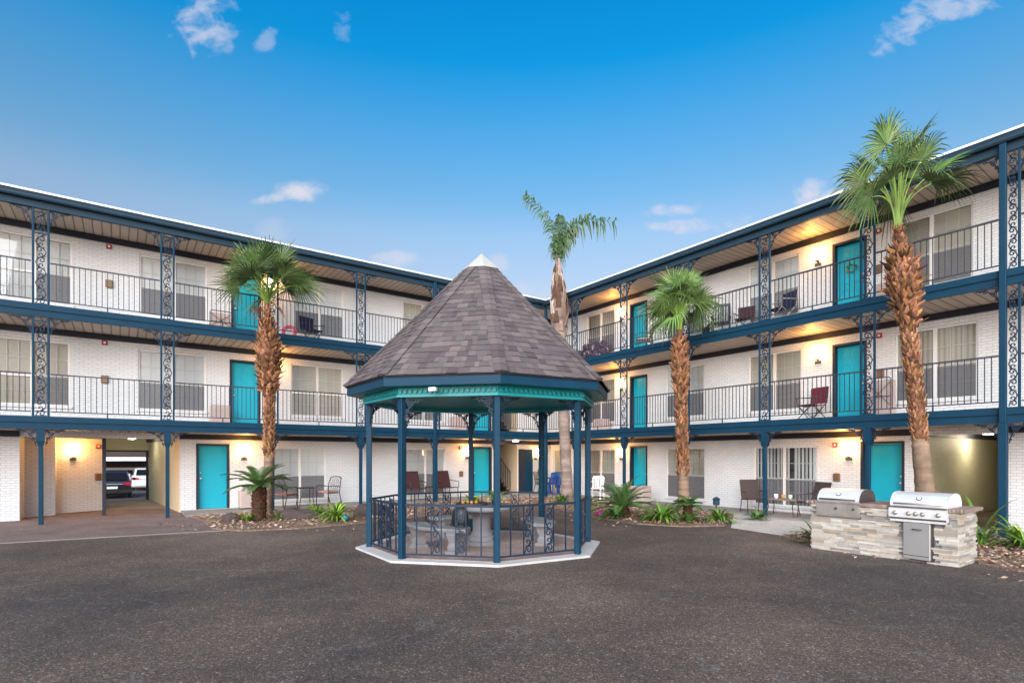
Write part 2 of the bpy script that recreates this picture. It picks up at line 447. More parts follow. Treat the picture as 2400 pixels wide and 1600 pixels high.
def square_post_mesh(w, h, cap=.0):
    mb = MB(); a = w/2
    mb.cbox(-a, a, -a, a, 0, h, .008)
    if cap:
        c = a + cap
        mb.loft([[(-a-.001, -a-.001, h-.42), (a+.001, -a-.001, h-.42), (a+.001, a+.001, h-.42), (-a-.001, a+.001, h-.42)],
                 [(-c, -c, h-.30), (c, -c, h-.30), (c, c, h-.30), (-c, c, h-.30)],
                 [(-c, -c, h-.004), (c, -c, h-.004), (c, c, h-.004), (-c, c, h-.004)]])
    return mb.mesh('column', M['navy'])
def twin_post_mesh(h):
    mb = MB()
    for s in (-1, 1): mb.cbox(s*.145-.023, s*.145+.023, -.023, .023, 0, h, .006)
    for z in (.03, .13, h-.62, h-.10): mb.box(-.115, .115, -.012, .012, z-.012, z+.012)
    return mb.mesh('column', M['navy'])
GPOST = square_post_mesh(.092, 2.36, .035)
TWIN = [None, twin_post_mesh(2.46), twin_post_mesh(2.38)]

# ------------------------------------------------------------------ building parts
def wall_mesh(mb, x0, x1, z0, z1, y, holes, reveal):
    xs = sorted({x0, x1, *[h[0] for h in holes], *[h[1] for h in holes]})
    zs = sorted({z0, z1, *[h[2] for h in holes], *[h[3] for h in holes]})
    xs = [x for x in xs if x0 <= x <= x1]; zs = [z for z in zs if z0 <= z <= z1]
    for i in range(len(xs)-1):
        for j in range(len(zs)-1):
            cx, cz = (xs[i]+xs[i+1])/2, (zs[j]+zs[j+1])/2
            if any(h[0] < cx < h[1] and h[2] < cz < h[3] for h in holes): continue
            mb.quad((xs[i], y, zs[j]), (xs[i+1], y, zs[j]), (xs[i+1], y, zs[j+1]), (xs[i], y, zs[j+1]))
    for h in holes:
        a, b, c, d = h[:4]; r = h[4] if len(h) > 4 else reveal
        mb.quad((a, y, c), (a, y+r, c), (a, y+r, d), (a, y, d)); mb.quad((b, y, c), (b, y, d), (b, y+r, d), (b, y+r, c))
        mb.quad((a, y, d), (a, y+r, d), (b, y+r, d), (b, y, d))
        if c > z0 + .01: mb.quad((a, y, c), (b, y, c), (b, y+r, c), (a, y+r, c))

def make_window(parent, x0, x1, z0, z1, style='h', screens=(1, 1), lower_open=False):
    y = WY
    fr = MB(); t = .045
    xm = (x0+x1)/2; zm = z0 + (z1-z0)*.45
    g = .003
    fr.box(x0+g, x0+t, y+.03, y+.095, z0+t, z1-t); fr.box(x1-t, x1-g, y+.03, y+.095, z0+t, z1-t)
    fr.box(x0+g, x1-g, y+.028, y+.097, z1-t, z1-g); fr.box(x0+g, x1-g, y+.028, y+.097, z0+g, z0+t)
    fr.box(xm-.04, xm+.04, y+.025, y+.098, z0+t, z1-t)
    wo = fr.build('window', M['frame'], parent)
    gr = MB()
    for a, b in ((x0+t, xm-.04), (xm+.04, x1-t)):
        gr.box(a, b, y+.036, y+.092, zm-.025, zm+.025)
        for k in (1, 2):
            xx = a + (b-a)*k/3
            gr.box(xx-.009, xx+.009, y+.062, y+.078, zm+.025, z1-t); gr.box(xx-.009, xx+.009, y+.062, y+.078, z0+t, zm-.025)
        for za, zb in ((zm+.025, z1-t), (z0+t, zm-.025)):
            zz = (za+zb)/2; gr.box(a, b, y+.064, y+.076, zz-.009, zz+.009)
    gr.build('muntins', M['frame'], wo)
    pn = MB()
    pn.quad((x0+t, y+.058, z0+t), (xm-.04, y+.058, z0+t), (xm-.04, y+.058, z1-t), (x0+t, y+.058, z1-t))
    pn.quad((xm+.04, y+.058, z0+t), (x1-t, y+.058, z0+t), (x1-t, y+.058, z1-t), (xm+.04, y+.058, z1-t))
    pn.build('pane', M['pane'], wo)
    for on, a, b in ((screens[0], x0+t, xm-.04), (screens[1], xm+.04, x1-t)):
        if on:
            s = MB(); s.quad((a, y+.034, z0+t), (b, y+.034, z0+t), (b, y+.034, zm+.01), (a, y+.034, zm+.01))
            s.box(a, b, y+.030, y+.033, zm, zm+.012)
            s.build('screen', M['screen'], wo)
    bl = MB()
    if style == 'gaps':
        dk = MB(); dk.quad((x0, y+.30, z0), (x1, y+.30, z0), (x1, y+.30, z1), (x0, y+.30, z1)); dk.build('dark_interior', M['black'], wo)
        xx = x0 + .05
        while xx < x1 - .08:
            if random.random() < .82:
                bl.box(xx, xx+rnd(.05, .085), y+.108, y+.112, z0+.03, z1-.03)
            xx += .105
        bl.build('blind', M['white'], wo)
    else:
        bl.box(x0+.004, x1-.004, y+.098, y+.112, z0+.004, z1-.004)
        bl.build('blind', {'h': M['blind'], 'v': M['curtain'], 't': M['tanblind']}[style], wo)
    s = MB(); s.cbox(x0-.05, x1+.05, y-.045, y+.027, z0-.06, z0, .008); s.build('sill', M['brick'], wo)
    return wo

def make_door(parent, x0, x1, z0, z1, panels=True, recess=.2, hand=1):
    y = WY
    fr = MB(); t = .06
    fr.box(x0+.003, x0+t, y-.012, y+recess, z0+.003, z1-t); fr.box(x1-t, x1-.003, y-.012, y+recess, z0+.003, z1-t)
    fr.box(x0+.003, x1-.003, y-.014, y+recess, z1-t, z1-.003)
    lf = MB(); a, b = x0+t+.004, x1-t-.004; yd = y+recess-.06
    lf.box(a, b, yd, yd+.045, z0+.012, z1-t-.004)
    d = lf.build('door', M['teal'], parent)
    fr.build('door_frame', M['trim_dark'], d)
    if panels:
        p = MB(); w = (b-a); H = z1-t-z0
        for xa, xb in ((a+w*.14, a+w*.44), (a+w*.56, a+w*.86)):
            for za, zb in ((.82, .93), (.47, .76), (.12, .40)):
                zz0, zz1 = z0+H*za, z0+H*zb
                p.box(xa, xa+.022, yd-.010, yd-.001, zz0, zz1); p.box(xb-.022, xb, yd-.010, yd-.001, zz0, zz1)
                p.box(xa+.022, xb-.022, yd-.010, yd-.001, zz0, zz0+.022); p.box(xa+.022, xb-.022, yd-.010, yd-.001, zz1-.022, zz1)
        p.build('door_panels', M['teal'], d)
    h = MB(); hx = a+.07 if hand > 0 else b-.07
    R90 = Matrix.Rotation(PI/2, 4, 'X')
    h.lathe([(.03, 0), (.03, .012), (.012, .02), (.012, .045), (.03, .055), (.032, .07), (.015, .085)], 10, m=Matrix.Translation((hx, yd, z0+.95)) @ R90)
    h.lathe([(.022, 0), (.022, .02), (.008, .022)], 10, m=Matrix.Translation((hx, yd, z0+1.12)) @ R90)
    h.build('handle', M['steel'], d, True)
    s = MB(); s.box(x0-.0, x1+.0, y-.05, y+recess-.07, z0-.02, z0+.003); s.build('threshold', M['concrete'], d)
    return d

def make_railing(parent, x0, x1, z, foot=True):
    r = MB(); y0 = .035
    r.box(x0, x1, y0-.02, y0+.02, z+1.03, z+1.06); r.box(x0, x1, y0-.013, y0+.013, z+.105, z+.13)
    n = max(2, round((x1-x0)/.112))
    for k in range(1, n):
        x = x0 + (x1-x0)*k/n
        r.box(x-.008, x+.008, y0-.008, y0+.008, z+.13, z+1.03)
    if foot:
        xm = (x0+x1)/2; r.box(xm-.014, xm+.014, y0-.010, y0+.010, z, z+.105)
    return r.build('railing', M['rail'], parent)

def make_wing(name, label, loc, ang, xa, xb, corner_side, columns, big, holes, extra):
    w = thing(name, label, 'building', loc, ang)
    wm = MB(); wall_mesh(wm, extra['wx0'], extra['wx1'], 0, 7.86, WY, holes, .13)
    wm.build('wall', M['brick'], w)
    gx0, gx1 = extra['gut']
    for i in (1, 2):
        z = FZ[i]
        fa = MB(); fa.box(xa, xb+extra['fx'], -.03, .06, z-.135, z+.012); fa.box(xa, xb+extra['fx'], 0, .06, z-.30, z-.1352)
        fa.build('fascia_board', M['navy'], w)
        sl = MB(); sl.box(extra['sx0'], extra['sx1'], .062, WY-.002, z-.284, z-.002); sl.build('balcony_floor', M['concrete'], w)
        so = MB(); so.box(extra['sx0'], extra['sx1'], .062, WY-.002, z-.302, z-.286); so.build('soffit', M['soffit'], w)
        tr = MB()
        for a, b in extra['band'][i-1]: tr.box(a, b, WY-.05, WY-.003, z-.46, z-.304)
        tr.build('wall_trim', M['trim_dark'], w)
    rf = MB(); rf.box(gx0, gx1, -.02, 9, 7.962, 8.10); o = rf.build('roof', M['slate'], w)
    ed = MB(); ed.box(gx0, gx1, -.165, 9, 8.104, 8.15); ed.build('roof_edge', M['roof_white'], o)
    gu = MB()
    prof = [(-.025, 7.955), (-.11, 7.955), (-.135, 7.99), (-.135, 8.05), (-.15, 8.10), (-.025, 8.10)]
    gu.loft([[(gx0, y, z) for y, z in prof], [(gx1, y, z) for y, z in prof]]); gu.build('gutter', M['slate'], o)
    be = MB(); be.box(xa, xb+extra['fx'], 0, .10, 7.79, 7.958); be.build('fascia_board', M['slate'], w)
    so = MB(); so.box(extra['sx0'], extra['sx1'], .102, WY-.002, 7.862, 7.90); so.build('soffit', M['soffit'], w)
    tr = MB(); tr.box(extra['wx0'], extra['wx1'], WY-.05, WY-.003, 7.69, 7.860); tr.build('wall_trim', M['trim_dark'], w)
    # columns, panels, brackets, rails
    for x in columns:
        c = inst('column', GPOST, w, (x, .065, 0))
        for s in (1, -1): inst('bracket', BR, c, (s*.081, 0, 2.355), (0, 0, 0 if s > 0 else PI))
        for i in (1, 2):
            c = inst('column', TWIN[i], w, (x, .04, FZ[i]))
            inst('scroll_panel', PANEL[i], c, (0, 0, .02))
            zt = 2.445 if i == 1 else 2.365
            for s in (1, -1): inst('bracket', BR, c, (s*.168, .02, zt), (0, 0, 0 if s > 0 else PI))
    for x in big:
        mb = MB(); mb.cbox(-.07, .07, -.07, .07, 0, 2.36, .01); mb.cbox(-.055, .055, -.055, .055, 2.362, 7.94, .008)
        c = mb.build('tall_post', M['navy'], w, loc=(x, -.055, 0))
        for s in (1, -1): inst('bracket', BR, c, (s*.072, .06, 2.355), (0, 0, 0 if s > 0 else PI))
        inst('bracket', BR, c, (-.058, .1, 5.11), (0, 0, PI)); inst('bracket', BR, c, (-.058, .1, 7.78), (0, 0, PI))
        for i in (1, 2):
            h = 2.46 if i == 1 else 2.38
            mb = MB(); mb.cbox(.205, .25, .072, .118, FZ[i]+.014, FZ[i]+h, .006); mb.build('thin_post', M['navy'], c)
            inst('scroll_panel', SLIM[i], c, (.13, .095, FZ[i]+.03))
            inst('bracket', BR, c, (.25, .095, FZ[i]+h-.02))
    stops = sorted([(x, .18) for x in columns] + [(x, .09) for x in big])
    for i in (1, 2):
        px, pw = extra['rail0'], 0
        for x, hw in stops + [(extra['rail1'], 0)]:
            if x - hw - (px + pw) > .3: make_railing(w, px+pw, x-hw, FZ[i]+.012)
            px = x; pw = .26 if hw == .09 else hw
    return w

# left wing -----------------------------------------------------------
LW = {2: [(-2.63, -1.05), (.47, 2.2), (4.77, 6.45), (8.7, 10.4)], 1: [(-2.66, -1.1), (.44, 2.17), (4.67, 6.42), (8.72, 10.42)], 0: [(4.1, 5.82), (8.8, 10.5)]}
LD = {2: [(2.86, 3.74), (11.8, 12.7)], 1: [(2.82, 3.72), (11.8, 12.7)], 0: [(1.9, 2.82), (11.78, 12.72)]}
def zwin(i): return (.22, 1.98) if i == 0 else (FZ[i]+.38, FZ[i]+2.13)
def holes_of(W, D):
    hs = []
    for i in range(3):
        for a, b in W[i]: hs.append((a, b, *zwin(i)))
        for a, b in D[i]: hs.append((a, b, FZ[i]+(.06 if i == 0 else .01), FZ[i]+2.08, .22))
    return hs
hl = holes_of(LW, LD) + [(-2.13, 1.47, 0, 2.2, .0), (13.05, 14.05, 0.05, 2.2, .0), (13.05, 14.05, 2.68, 4.9, .0)]
left = make_wing('apartment_wing', 'white brick apartment wing with teal doors, car passage on its ground floor', O_L, ANG_L, -9, T_C, 1,
    [-6.95, -4.25, -1.575, 1.074, 3.782, 6.534, 11.94], [9.242], hl,
    dict(wx0=-9, wx1=T_C+WY, sx0=-9, sx1=T_C+WY-.002, fx=.06, gut=(-9, T_C-.15), rail0=-9, rail1=T_C-.02,
         band=[[(-9, -2.13), (1.47, T_C+WY-.06)], [(-9, T_C+WY-.06)]]))
styles = {(2, 0): 'h', (2, 1): 'h', (2, 2): 'h', (2, 3): 't', (1, 0): 't', (1, 1): 'h', (1, 2): 't', (1, 3): 'h', (0, 0): 'h', (0, 1): 'h'}
for i in range(3):
    for k, (a, b) in enumerate(LW[i]):
        make_window(left, a, b, *zwin(i), styles[(i, k)], (0, 1) if (i > 0 and k == 0) else ((0, 0) if (i, k) == (1, 2) else (1, 1)))
    for a, b in LD[i]: make_door(left, a, b, FZ[i]+(.06 if i == 0 else .01), FZ[i]+2.08, i > 0, .2, 1)
# car passage and recess of the left wing
pw = MB()
def vwall(mb, p, q, z0, z1):
    mb.quad((p[0], p[1], z0), (q[0], q[1], z0), (q[0], q[1], z1), (p[0], p[1], z1))
vwall(pw, (-2.13, WY), (-2.13, 2.4), 0, 2.36); vwall(pw, (-2.13, 2.4), (-1.5, 2.75), 0, 2.36); vwall(pw, (-1.5, 2.75), (-1.5, 3.2), 0, 2.36)
vwall(pw, (-1.5, 3.2), (-.4, 3.8), 0, 2.36)
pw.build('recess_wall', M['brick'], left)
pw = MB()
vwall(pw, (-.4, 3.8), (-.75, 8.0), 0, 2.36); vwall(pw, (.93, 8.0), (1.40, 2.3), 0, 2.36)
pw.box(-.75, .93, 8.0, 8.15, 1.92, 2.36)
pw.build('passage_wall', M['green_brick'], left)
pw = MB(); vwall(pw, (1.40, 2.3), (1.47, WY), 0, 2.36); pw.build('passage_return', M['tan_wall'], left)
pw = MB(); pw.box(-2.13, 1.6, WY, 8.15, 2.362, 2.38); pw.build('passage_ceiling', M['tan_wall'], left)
pw = MB(); pw.box(.84, .925, 7.93, 8.02, 0, 1.92); pw.box(-.75, .84, 7.93, 7.998, 1.86, 1.92); pw.build('passage_frame', M['trim_dark'], left)
pw = MB(); m = Matrix.Translation((1.39, 2.35, 0)) @ Matrix.Rotation(math.atan2(-.46, -5.6) - PI/2 + PI, 4, 'Z')
pw.box(1.31, 1.37, 2.6, 2.9, 2.0, 2.2)
pw = MB(); pw.loft([[(1.30, 2.4, 2.22), (1.385, 2.4, 2.22), (1.385, 2.4, 2.355), (1.30, 2.4, 2.355)], [(.85, 7.9, 2.22), (.925, 7.9, 2.22), (.925, 7.9, 2.355), (.85, 7.9, 2.355)]])
pw.box(-2.12, -1.52, 2.25, 2.33, 2.2, 2.355)
pw.loft([[(-1.5, 3.1, 2.23), (-1.5, 3.18, 2.23), (-1.5, 3.18, 2.355), (-1.5, 3.1, 2.355)], [(-.4, 3.70, 2.23), (-.4, 3.78, 2.23), (-.4, 3.78, 2.355), (-.4, 3.70, 2.355)]])
pw.build('wall_trim', M['trim_dark'], left)
pw = MB(); pw.cbox(-.40, -.31, 1.78, 1.87, 0, 2.355, .006); pw.build('passage_post', M['trim_dark'], left)
# stair recess of the left wing
for base, top in ((.02, 2.36), (2.68, 5.10)):
    st = MB()
    vwall(st, (13.05, WY), (13.05, 4.2), base, top); vwall(st, (14.05, 4.2), (14.05, WY), base, top); vwall(st, (13.05, 4.2), (14.05, 4.2), base, top)
    st.quad((13.05, WY, top), (14.05, WY, top), (14.05, 4.2, top), (13.05, 4.2, top))
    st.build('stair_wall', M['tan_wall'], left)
    sp = MB()
    for k in range(7):
        x = 13.95 - k*.13
        sp.box(x-.14, x+.02, 2.0, 3.2, base+.16+k*.17, base+.20+k*.17); sp.box(x-.015, x+.015, 2.0, 3.2, base+.03+k*.17, base+.158+k*.17)
    s = sp.build('staircase', M['steel_dark'], left)
    hr = MB(); hr.tube([(14.0, 1.95, base+.95), (13.08, 1.95, base+2.05)], .02)
    for k in range(8):
        x = 13.98 - k*.12; hr.box(x-.008, x+.008, 1.94, 1.96, base+.15+k*.14, base+1.0+k*.14)
    hr.build('handrail', M['iron'], s)
mb = MB(); mb.box(14.08, 14.42, WY-.055, WY-.004, .08, 2.0); mb.box(14.10, 14.40, WY-.062, WY-.056, .12, 1.96)
mb.build('gate', M['trim_dark'], left)
mb = MB(); mb.box(14.42, 14.86, WY-.055, WY-.004, .08, 1.98); mb.build('gate', M['navy'], left)
mb = MB(); mb.cbox(13.02, 13.06, WY-.04, WY+.01, .0, 2.2, .004); mb.cbox(14.045, 14.08, WY-.04, WY+.01, .0, 2.2, .004); mb.build('opening_trim', M['frame'], left)
# corner post where the wings meet
mb = MB(); mb.cbox(-.06, .06, -.06, .06, 0, 2.36, .008); mb.cbox(-.05, .05, -.05, .05, 2.37, 7.79, .008)
mb.build('corner_post', M['navy'], left, loc=(T_C+.0-.065, -.065, 0))

# right wing ----------------------------------------------------------
RW = {2: [(.87, 2.45), (4.95, 6.55), (8.12, 9.69), (12.05, 13.65)], 1: [(.93, 2.45), (4.95, 6.53), (8.13, 9.76), (12.1, 13.74)], 0: [(-1.32, -.3), (.87, 2.46), (4.97, 6.56), (8.3, 10.18)]}
RD = {2: [(3.24, 4.1), (10.6, 11.45)], 1: [(3.24, 4.1), (10.6, 11.45)], 0: [(3.24, 4.1), (11.3, 12.3)]}
hr_ = holes_of(RW, RD) + [(12.5, 14.25, 0, 2.2, .0)]
right = make_wing('apartment_wing', 'white brick apartment wing with teal doors behind the stone grill counter', O_R, ANG_R, 0.06, 22, -1,
    [1.71, 4.283, 6.868, 9.478, 12.043, 17.1, 19.7], [14.52], hr_,
    dict(wx0=-WY, wx1=22, sx0=0.002, sx1=22, fx=0, gut=(0, 22), rail0=.08, rail1=22,
         band=[[(-WY+.06, 12.5), (14.25, 22)], [(-WY+.06, 22)]]))
stR = {(2, 0): 'v', (2, 1): 'h', (2, 2): 'h', (2, 3): 't', (1, 0): 'v', (1, 1): 'h', (1, 2): 't', (1, 3): 'v', (0, 0): 'v', (0, 1): 'v', (0, 2): 't', (0, 3): 'gaps'}
for i in range(3):
    for k, (a, b) in enumerate(RW[i]):
        make_window(right, a, b, *zwin(i), stR[(i, k)], (1, 1))
    for k, (a, b) in enumerate(RD[i]): make_door(right, a, b, FZ[i]+(.06 if i == 0 else .01), FZ[i]+2.08, i > 0, .26 if (i, k) == (0, 1) else .22, -1)
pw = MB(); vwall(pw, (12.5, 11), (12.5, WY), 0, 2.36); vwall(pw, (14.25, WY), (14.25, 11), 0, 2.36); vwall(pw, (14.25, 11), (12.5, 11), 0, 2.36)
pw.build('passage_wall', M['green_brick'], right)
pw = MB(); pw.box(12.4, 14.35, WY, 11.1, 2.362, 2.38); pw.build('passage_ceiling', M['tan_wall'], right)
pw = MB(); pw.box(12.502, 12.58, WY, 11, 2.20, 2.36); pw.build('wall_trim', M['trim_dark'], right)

# ------------------------------------------------------------------ things fixed to the walls
def wall_lamp(loc, ang, label, power=9):
    t = thing('wall_lamp', label, 'lamp', loc, ang, 'lit wall lamps beside the doors')
    g = MB(); R = Matrix.Translation((0, -.10, 0))
    g.lathe([(.06, -.17), (.085, -.15), (.09, .0), (.085, .17), (.06, .19)], 12, m=R); g.build('lamp_glass', M['lampglow'], t, True)
    b = MB(); b.cbox(-.085, .085, -.02, -.002, -.30, -.215, .006); b.cbox(-.03, .03, -.03, -.002, -.2, .2, .006)
    b.lathe([(.05, .192), (.06, .196), (.04, .205), (.012, .21)], 12, m=R); b.lathe([(.012, -.205), (.06, -.195), (.065, -.172)], 12, m=R)
    b.build('lamp_bracket', M['sconce_metal'], t)
    l = bpy.data.lights.new('lamp_light', 'POINT'); l.energy = power; l.color = (1, .40, .07); l.shadow_soft_size = .07
    o = bpy.data.objects.new('lamp_light', l); COL.objects.link(o); o.parent = t; o.location = (0, -.46, .30)
LM = [('L', 4.04, 7.33, 'lit wall lamp by the third floor door behind the palm crown, left wing'),
      ('L', 4.14, 4.58, 'lit wall lamp by the second floor door behind the palm trunk, left wing'),
      ('L', 3.23, 1.86, 'lit wall lamp right of the flat teal ground floor door nearest the car passage'),
      ('L', 11.5, 1.87, 'lit wall lamp left of the teal door seen through the gazebo'),
      ('L', 11.5, 4.58, 'lit second floor wall lamp hidden behind the gazebo roof'),
      ('L', 15.05, 1.83, 'dim wall lamp on the wall by the inner corner near the stairs'),
      ('R', 2.80, 7.28, 'lit wall lamp on the third floor above the floral sofa'),
      ('R', 2.80, 4.52, 'lit wall lamp on the second floor nearest the inner corner, right wing'),
      ('R', 2.80, 1.84, 'lit ground floor wall lamp between curtained window and teal door, above the sago palm'),
      ('R', 10.22, 7.33, 'lit wall lamp on the third floor beside the door with a wreath'),
      ('R', 10.22, 4.58, 'lit wall lamp on the second floor above the burgundy folding chair'),
      ('R', 11.02, 1.88, 'lit ground floor wall lamp above the older grill')]
for wgt, x, z, lab in LM:
    wall_lamp(WL(x, WY, z) if wgt == 'L' else WR(x, WY, z), ANG_L if wgt == 'L' else ANG_R, lab, 5 if 'dim' in lab else 12)
AW = ANG_L + math.atan2(.6, 1.1)
pRec = lambda k, z, o=.0: WL(-1.5+1.1*k, 3.2+.6*k-o, z)
wall_lamp(pRec(.33, 1.86), AW, 'brightest wall lamp, on the recessed brick wall left of the car passage', 24)

def alarm(loc, ang, label):
    t = thing('fire_alarm', label, 'fire alarm', loc, ang, 'red fire alarms on the walls')
    b = MB(); b.cbox(-.065, .065, -.05, -.002, -.065, .065, .012); b.build('alarm_body', M['red'], t)
    s = MB(); s.box(-.025, .025, -.054, -.0505, -.03, .03); s.build('strobe', M['white'], t)
for w, x, z, lab in (('L', -.24, 7.6, 'red fire alarm high on the third floor wall of the left wing'),
                     ('L', -.34, 4.88, 'red fire alarm on the second floor wall over the car passage'),
                     ('L', 11.18, 2.03, 'red fire alarm left of the lamp seen through the gazebo'),
                     ('L', 15.25, 2.0, 'red fire alarm in the inner corner near the stairs'),
                     ('R', 11.74, 7.5, 'red fire alarm right of the third floor door with a wreath'),
                     ('R', 11.75, 4.80, 'red fire alarm right of the second floor paneled door'),
                     ('R', 10.68, 2.0, 'red fire alarm left of the ground floor lamp above the grills')):
    alarm(WL(x, WY, z) if w == 'L' else WR(x, WY, z), ANG_L if w == 'L' else ANG_R, lab)
alarm(pRec(.86, 2.0), AW, 'red fire alarm in the recess beside the dark passage post')

def plaque(loc, ang, label):
    t = thing('pull_station', label, 'wall box', loc, ang, 'small brown boxes on the walls')
    b = MB(); b.cbox(-.085, .085, -.06, -.002, -.11, .11, .012); b.build('box_body', M['plaque'], t)
    s = MB(); s.box(-.055, .055, -.066, -.0605, -.075, .02); s.box(-.055, .055, -.066, -.0605, .04, .075); s.build('box_plate', M['bronze'], t)
for w, x, z, lab in (('L', -.24, 6.55, 'small brown wall box behind the third floor railing, left wing'),
                     ('L', -.34, 3.85, 'small brown wall box behind the second floor railing over the passage'),
                     ('L', 11.22, .98, 'small brown wall box left of the teal door seen through the gazebo'),
                     ('L', 15.25, 1.0, 'small brown wall box in the inner corner near the stairs'),
                     ('R', 11.74, 6.52, 'small brown wall box beside the third floor ironwork column, right wing'),
                     ('R', 11.78, 3.82, 'small brown wall box left of the trunk on the second floor'),
                     ('R', 10.72, 1.12, 'small brown wall box just above the older grill hood')):
    plaque(WL(x, WY, z) if w == 'L' else WR(x, WY, z), ANG_L if w == 'L' else ANG_R, lab)
plaque(pRec(.86, 1.05), AW, 'small brown wall box in the recess beside the dark passage post')

def downlight(loc, label, power, col=(1, .86, .62)):
    t = thing('ceiling_light', label, 'lamp', loc, 0, 'ceiling lights in the passages')
    g = MB(); g.lathe([(.13, -.01), (.14, -.035), (.11, -.06), (.02, -.07)], 16); g.build('light_diffuser', M['downlight'], t, True)
    b = MB(); b.lathe([(.16, -.001), (.16, -.018), (.142, -.03)], 16); b.build('light_rim', M['white'], t)
    l = bpy.data.lights.new('ceiling_lamp_light', 'POINT'); l.energy = power; l.color = col; l.shadow_soft_size = .08
    o = bpy.data.objects.new('ceiling_lamp_light', l); COL.objects.link(o); o.parent = t; o.location = (0, 0, -.2)
downlight(WL(.36, 6.0, 2.362), 'round lit ceiling light inside the car passage', 14)
downlight(WL(13.45, .8, 2.36), 'round lit ceiling light near the stairs', 8)
downlight(WR(13.0, 5.4, 2.362), 'lit ceiling light inside the passage behind the grills', 30)

# ------------------------------------------------------------------ ground
LOT = -.85
g = MB()
for y0, y1, za, zb in ((-80, 8.3, 0, 0), (8.3, 13, 0, LOT), (13, 600, LOT, LOT)):
    g.quad(WL(-300, y0, za), WL(300, y0, za), WL(300, y1, zb), WL(-300, y1, zb))
struct(g.build('ground', M['asphalt']))
def sheet(name, pts, z, mat, thick=0):
    mb = MB(); n = len(pts)
    if thick: mb.loft([[(x, y, z-thick) for x, y in pts], [(x, y, z) for x, y in pts]])
    else: mb.add([(x, y, z) for x, y in pts], [tuple(range(n))])
    return struct(mb.build(name, mat))
def xy(v): return (v.x, v.y)
sheet('walkway', [xy(WL(1.5, -.05)), xy(WL(T_C, -.05)), xy(WL(T_C+WY, WY)), xy(WL(1.5, WY))], .055, M['walk'], .06)
sheet('walkway', [xy(WR(.0, -.05)), xy(WR(22, -.05)), xy(WR(22, WY)), xy(WR(-WY, WY))], .053, M['walk'], .06)
sheet('driveway_apron', [xy(WL(-9, -2.05)), (-9.95, 10.72), (-6.6, 12.5), (-7.95, 14.2), xy(WL(1.45, -.02)), xy(WL(1.45, 8)), xy(WL(-2.2, 8)), xy(WL(-9, 2))], .006, M['apron'])
k0, k1 = Vector((-10.9, 10.13, 0)), Vector((-6.55, 12.49, 0)); kd = (k1-k0).normalized(); kn = Vector((-kd.y, kd.x, 0))
sheet('kerb_strip', [xy(k0-kn*.045), xy(k1-kn*.045), xy(k1+kn*.035), xy(k0+kn*.035)], .012, M['walk'], .012)
sheet('concrete_path', [(5.2, 13.0), (5.82, 11.62), (6.6, 11.9), (7.9, 13.2), xy(WR(10.6, -.06)), xy(WR(8.6, -.06))], .010, M['concrete'], .01)
sheet('passage_floor', [xy(WL(-.9, 3.9)), xy(WL(1.4, 3.0)), xy(WL(1.0, 8.28)), xy(WL(-1.0, 8.28))], .010, M['walk'])

# planting beds
BEDL = [(-7.95, 14.15), (-7.0, 12.75), (-6.1, 12.33), (-4.95, 12.75), (-3.9, 13.65), (-2.5, 15.2), (-1.3, 16.8), (0.2, 18.2), (.9, 19.2)]
bl = BEDL + [xy(WL(T_C-.3, -.08)), xy(WL(1.6, -.08))]
BEDR = [(.9, 19.2), (1.5, 17.2), (2.2, 15.2), (3.1, 13.6), (4.05, 13.1), (5.15, 13.25)]
br = BEDR + [xy(WR(8.6, -.08)), xy(WR(.35, -.08))]
bg = [(5.62, 11.5), (5.95, 10.3), (6.6, 10.0), (7.6, 9.2), (7.35, 8.62), (7.45, 8.05), (8.2, 7.2), xy(WR(16.5, -.08)), xy(WR(11, -.08)), (7.6, 12.6)]
def inside(p, poly):
    x, y = p; c = False
    for i in range(len(poly)):
        a = poly[i]; b = poly[i-1]
        if (a[1] > y) != (b[1] > y) and x < (b[0]-a[0])*(y-a[1])/(b[1]-a[1]) + a[0]: c = not c
    return c
def bed(poly, n, seed):
    random.seed(seed)
    o = sheet('planting_bed', poly, .03, M['mulch'], .03)
    mb = MB(); xs = [p[0] for p in poly]; ys = [p[1] for p in poly]; k = 0
    while k < n:
        p = (rnd(min(xs), max(xs)), rnd(min(ys), max(ys)))
        if not inside(p, poly) and random.random() > (.035 if min((p[0]-q[0])**2+(p[1]-q[1])**2 for q in poly) < 1.6 else 0): continue
        k += 1
        s = rnd(.02, .055); z = (.032 if inside(p, poly) else .012) + rnd(0, .05 if inside(p, poly) else .012)
        m = Matrix.Translation((p[0], p[1], z)) @ Matrix.Rotation(rnd(0, 2*PI), 4, 'Z') @ Matrix.Rotation(rnd(-.8, .8), 4, 'X') @ Matrix.Rotation(rnd(-.5, .5), 4, 'Y')
        t = rnd(.35, 1.5); c = (t*rnd(.9, 1.1), t*rnd(.85, 1.1), t*rnd(.8, 1.1))
        mb.add([m @ Vector(q) for q in ((-s, 0, 0), (0, -s*.55, .004), (s, 0, 0), (0, s*.55, .004))], [(0, 1, 2, 3)], c)
    struct(mb.build('leaf_litter', M['chip']), 'stuff')
bed(bl, 5200, 1); bed(br, 3600, 2); bed(bg, 3600, 3)

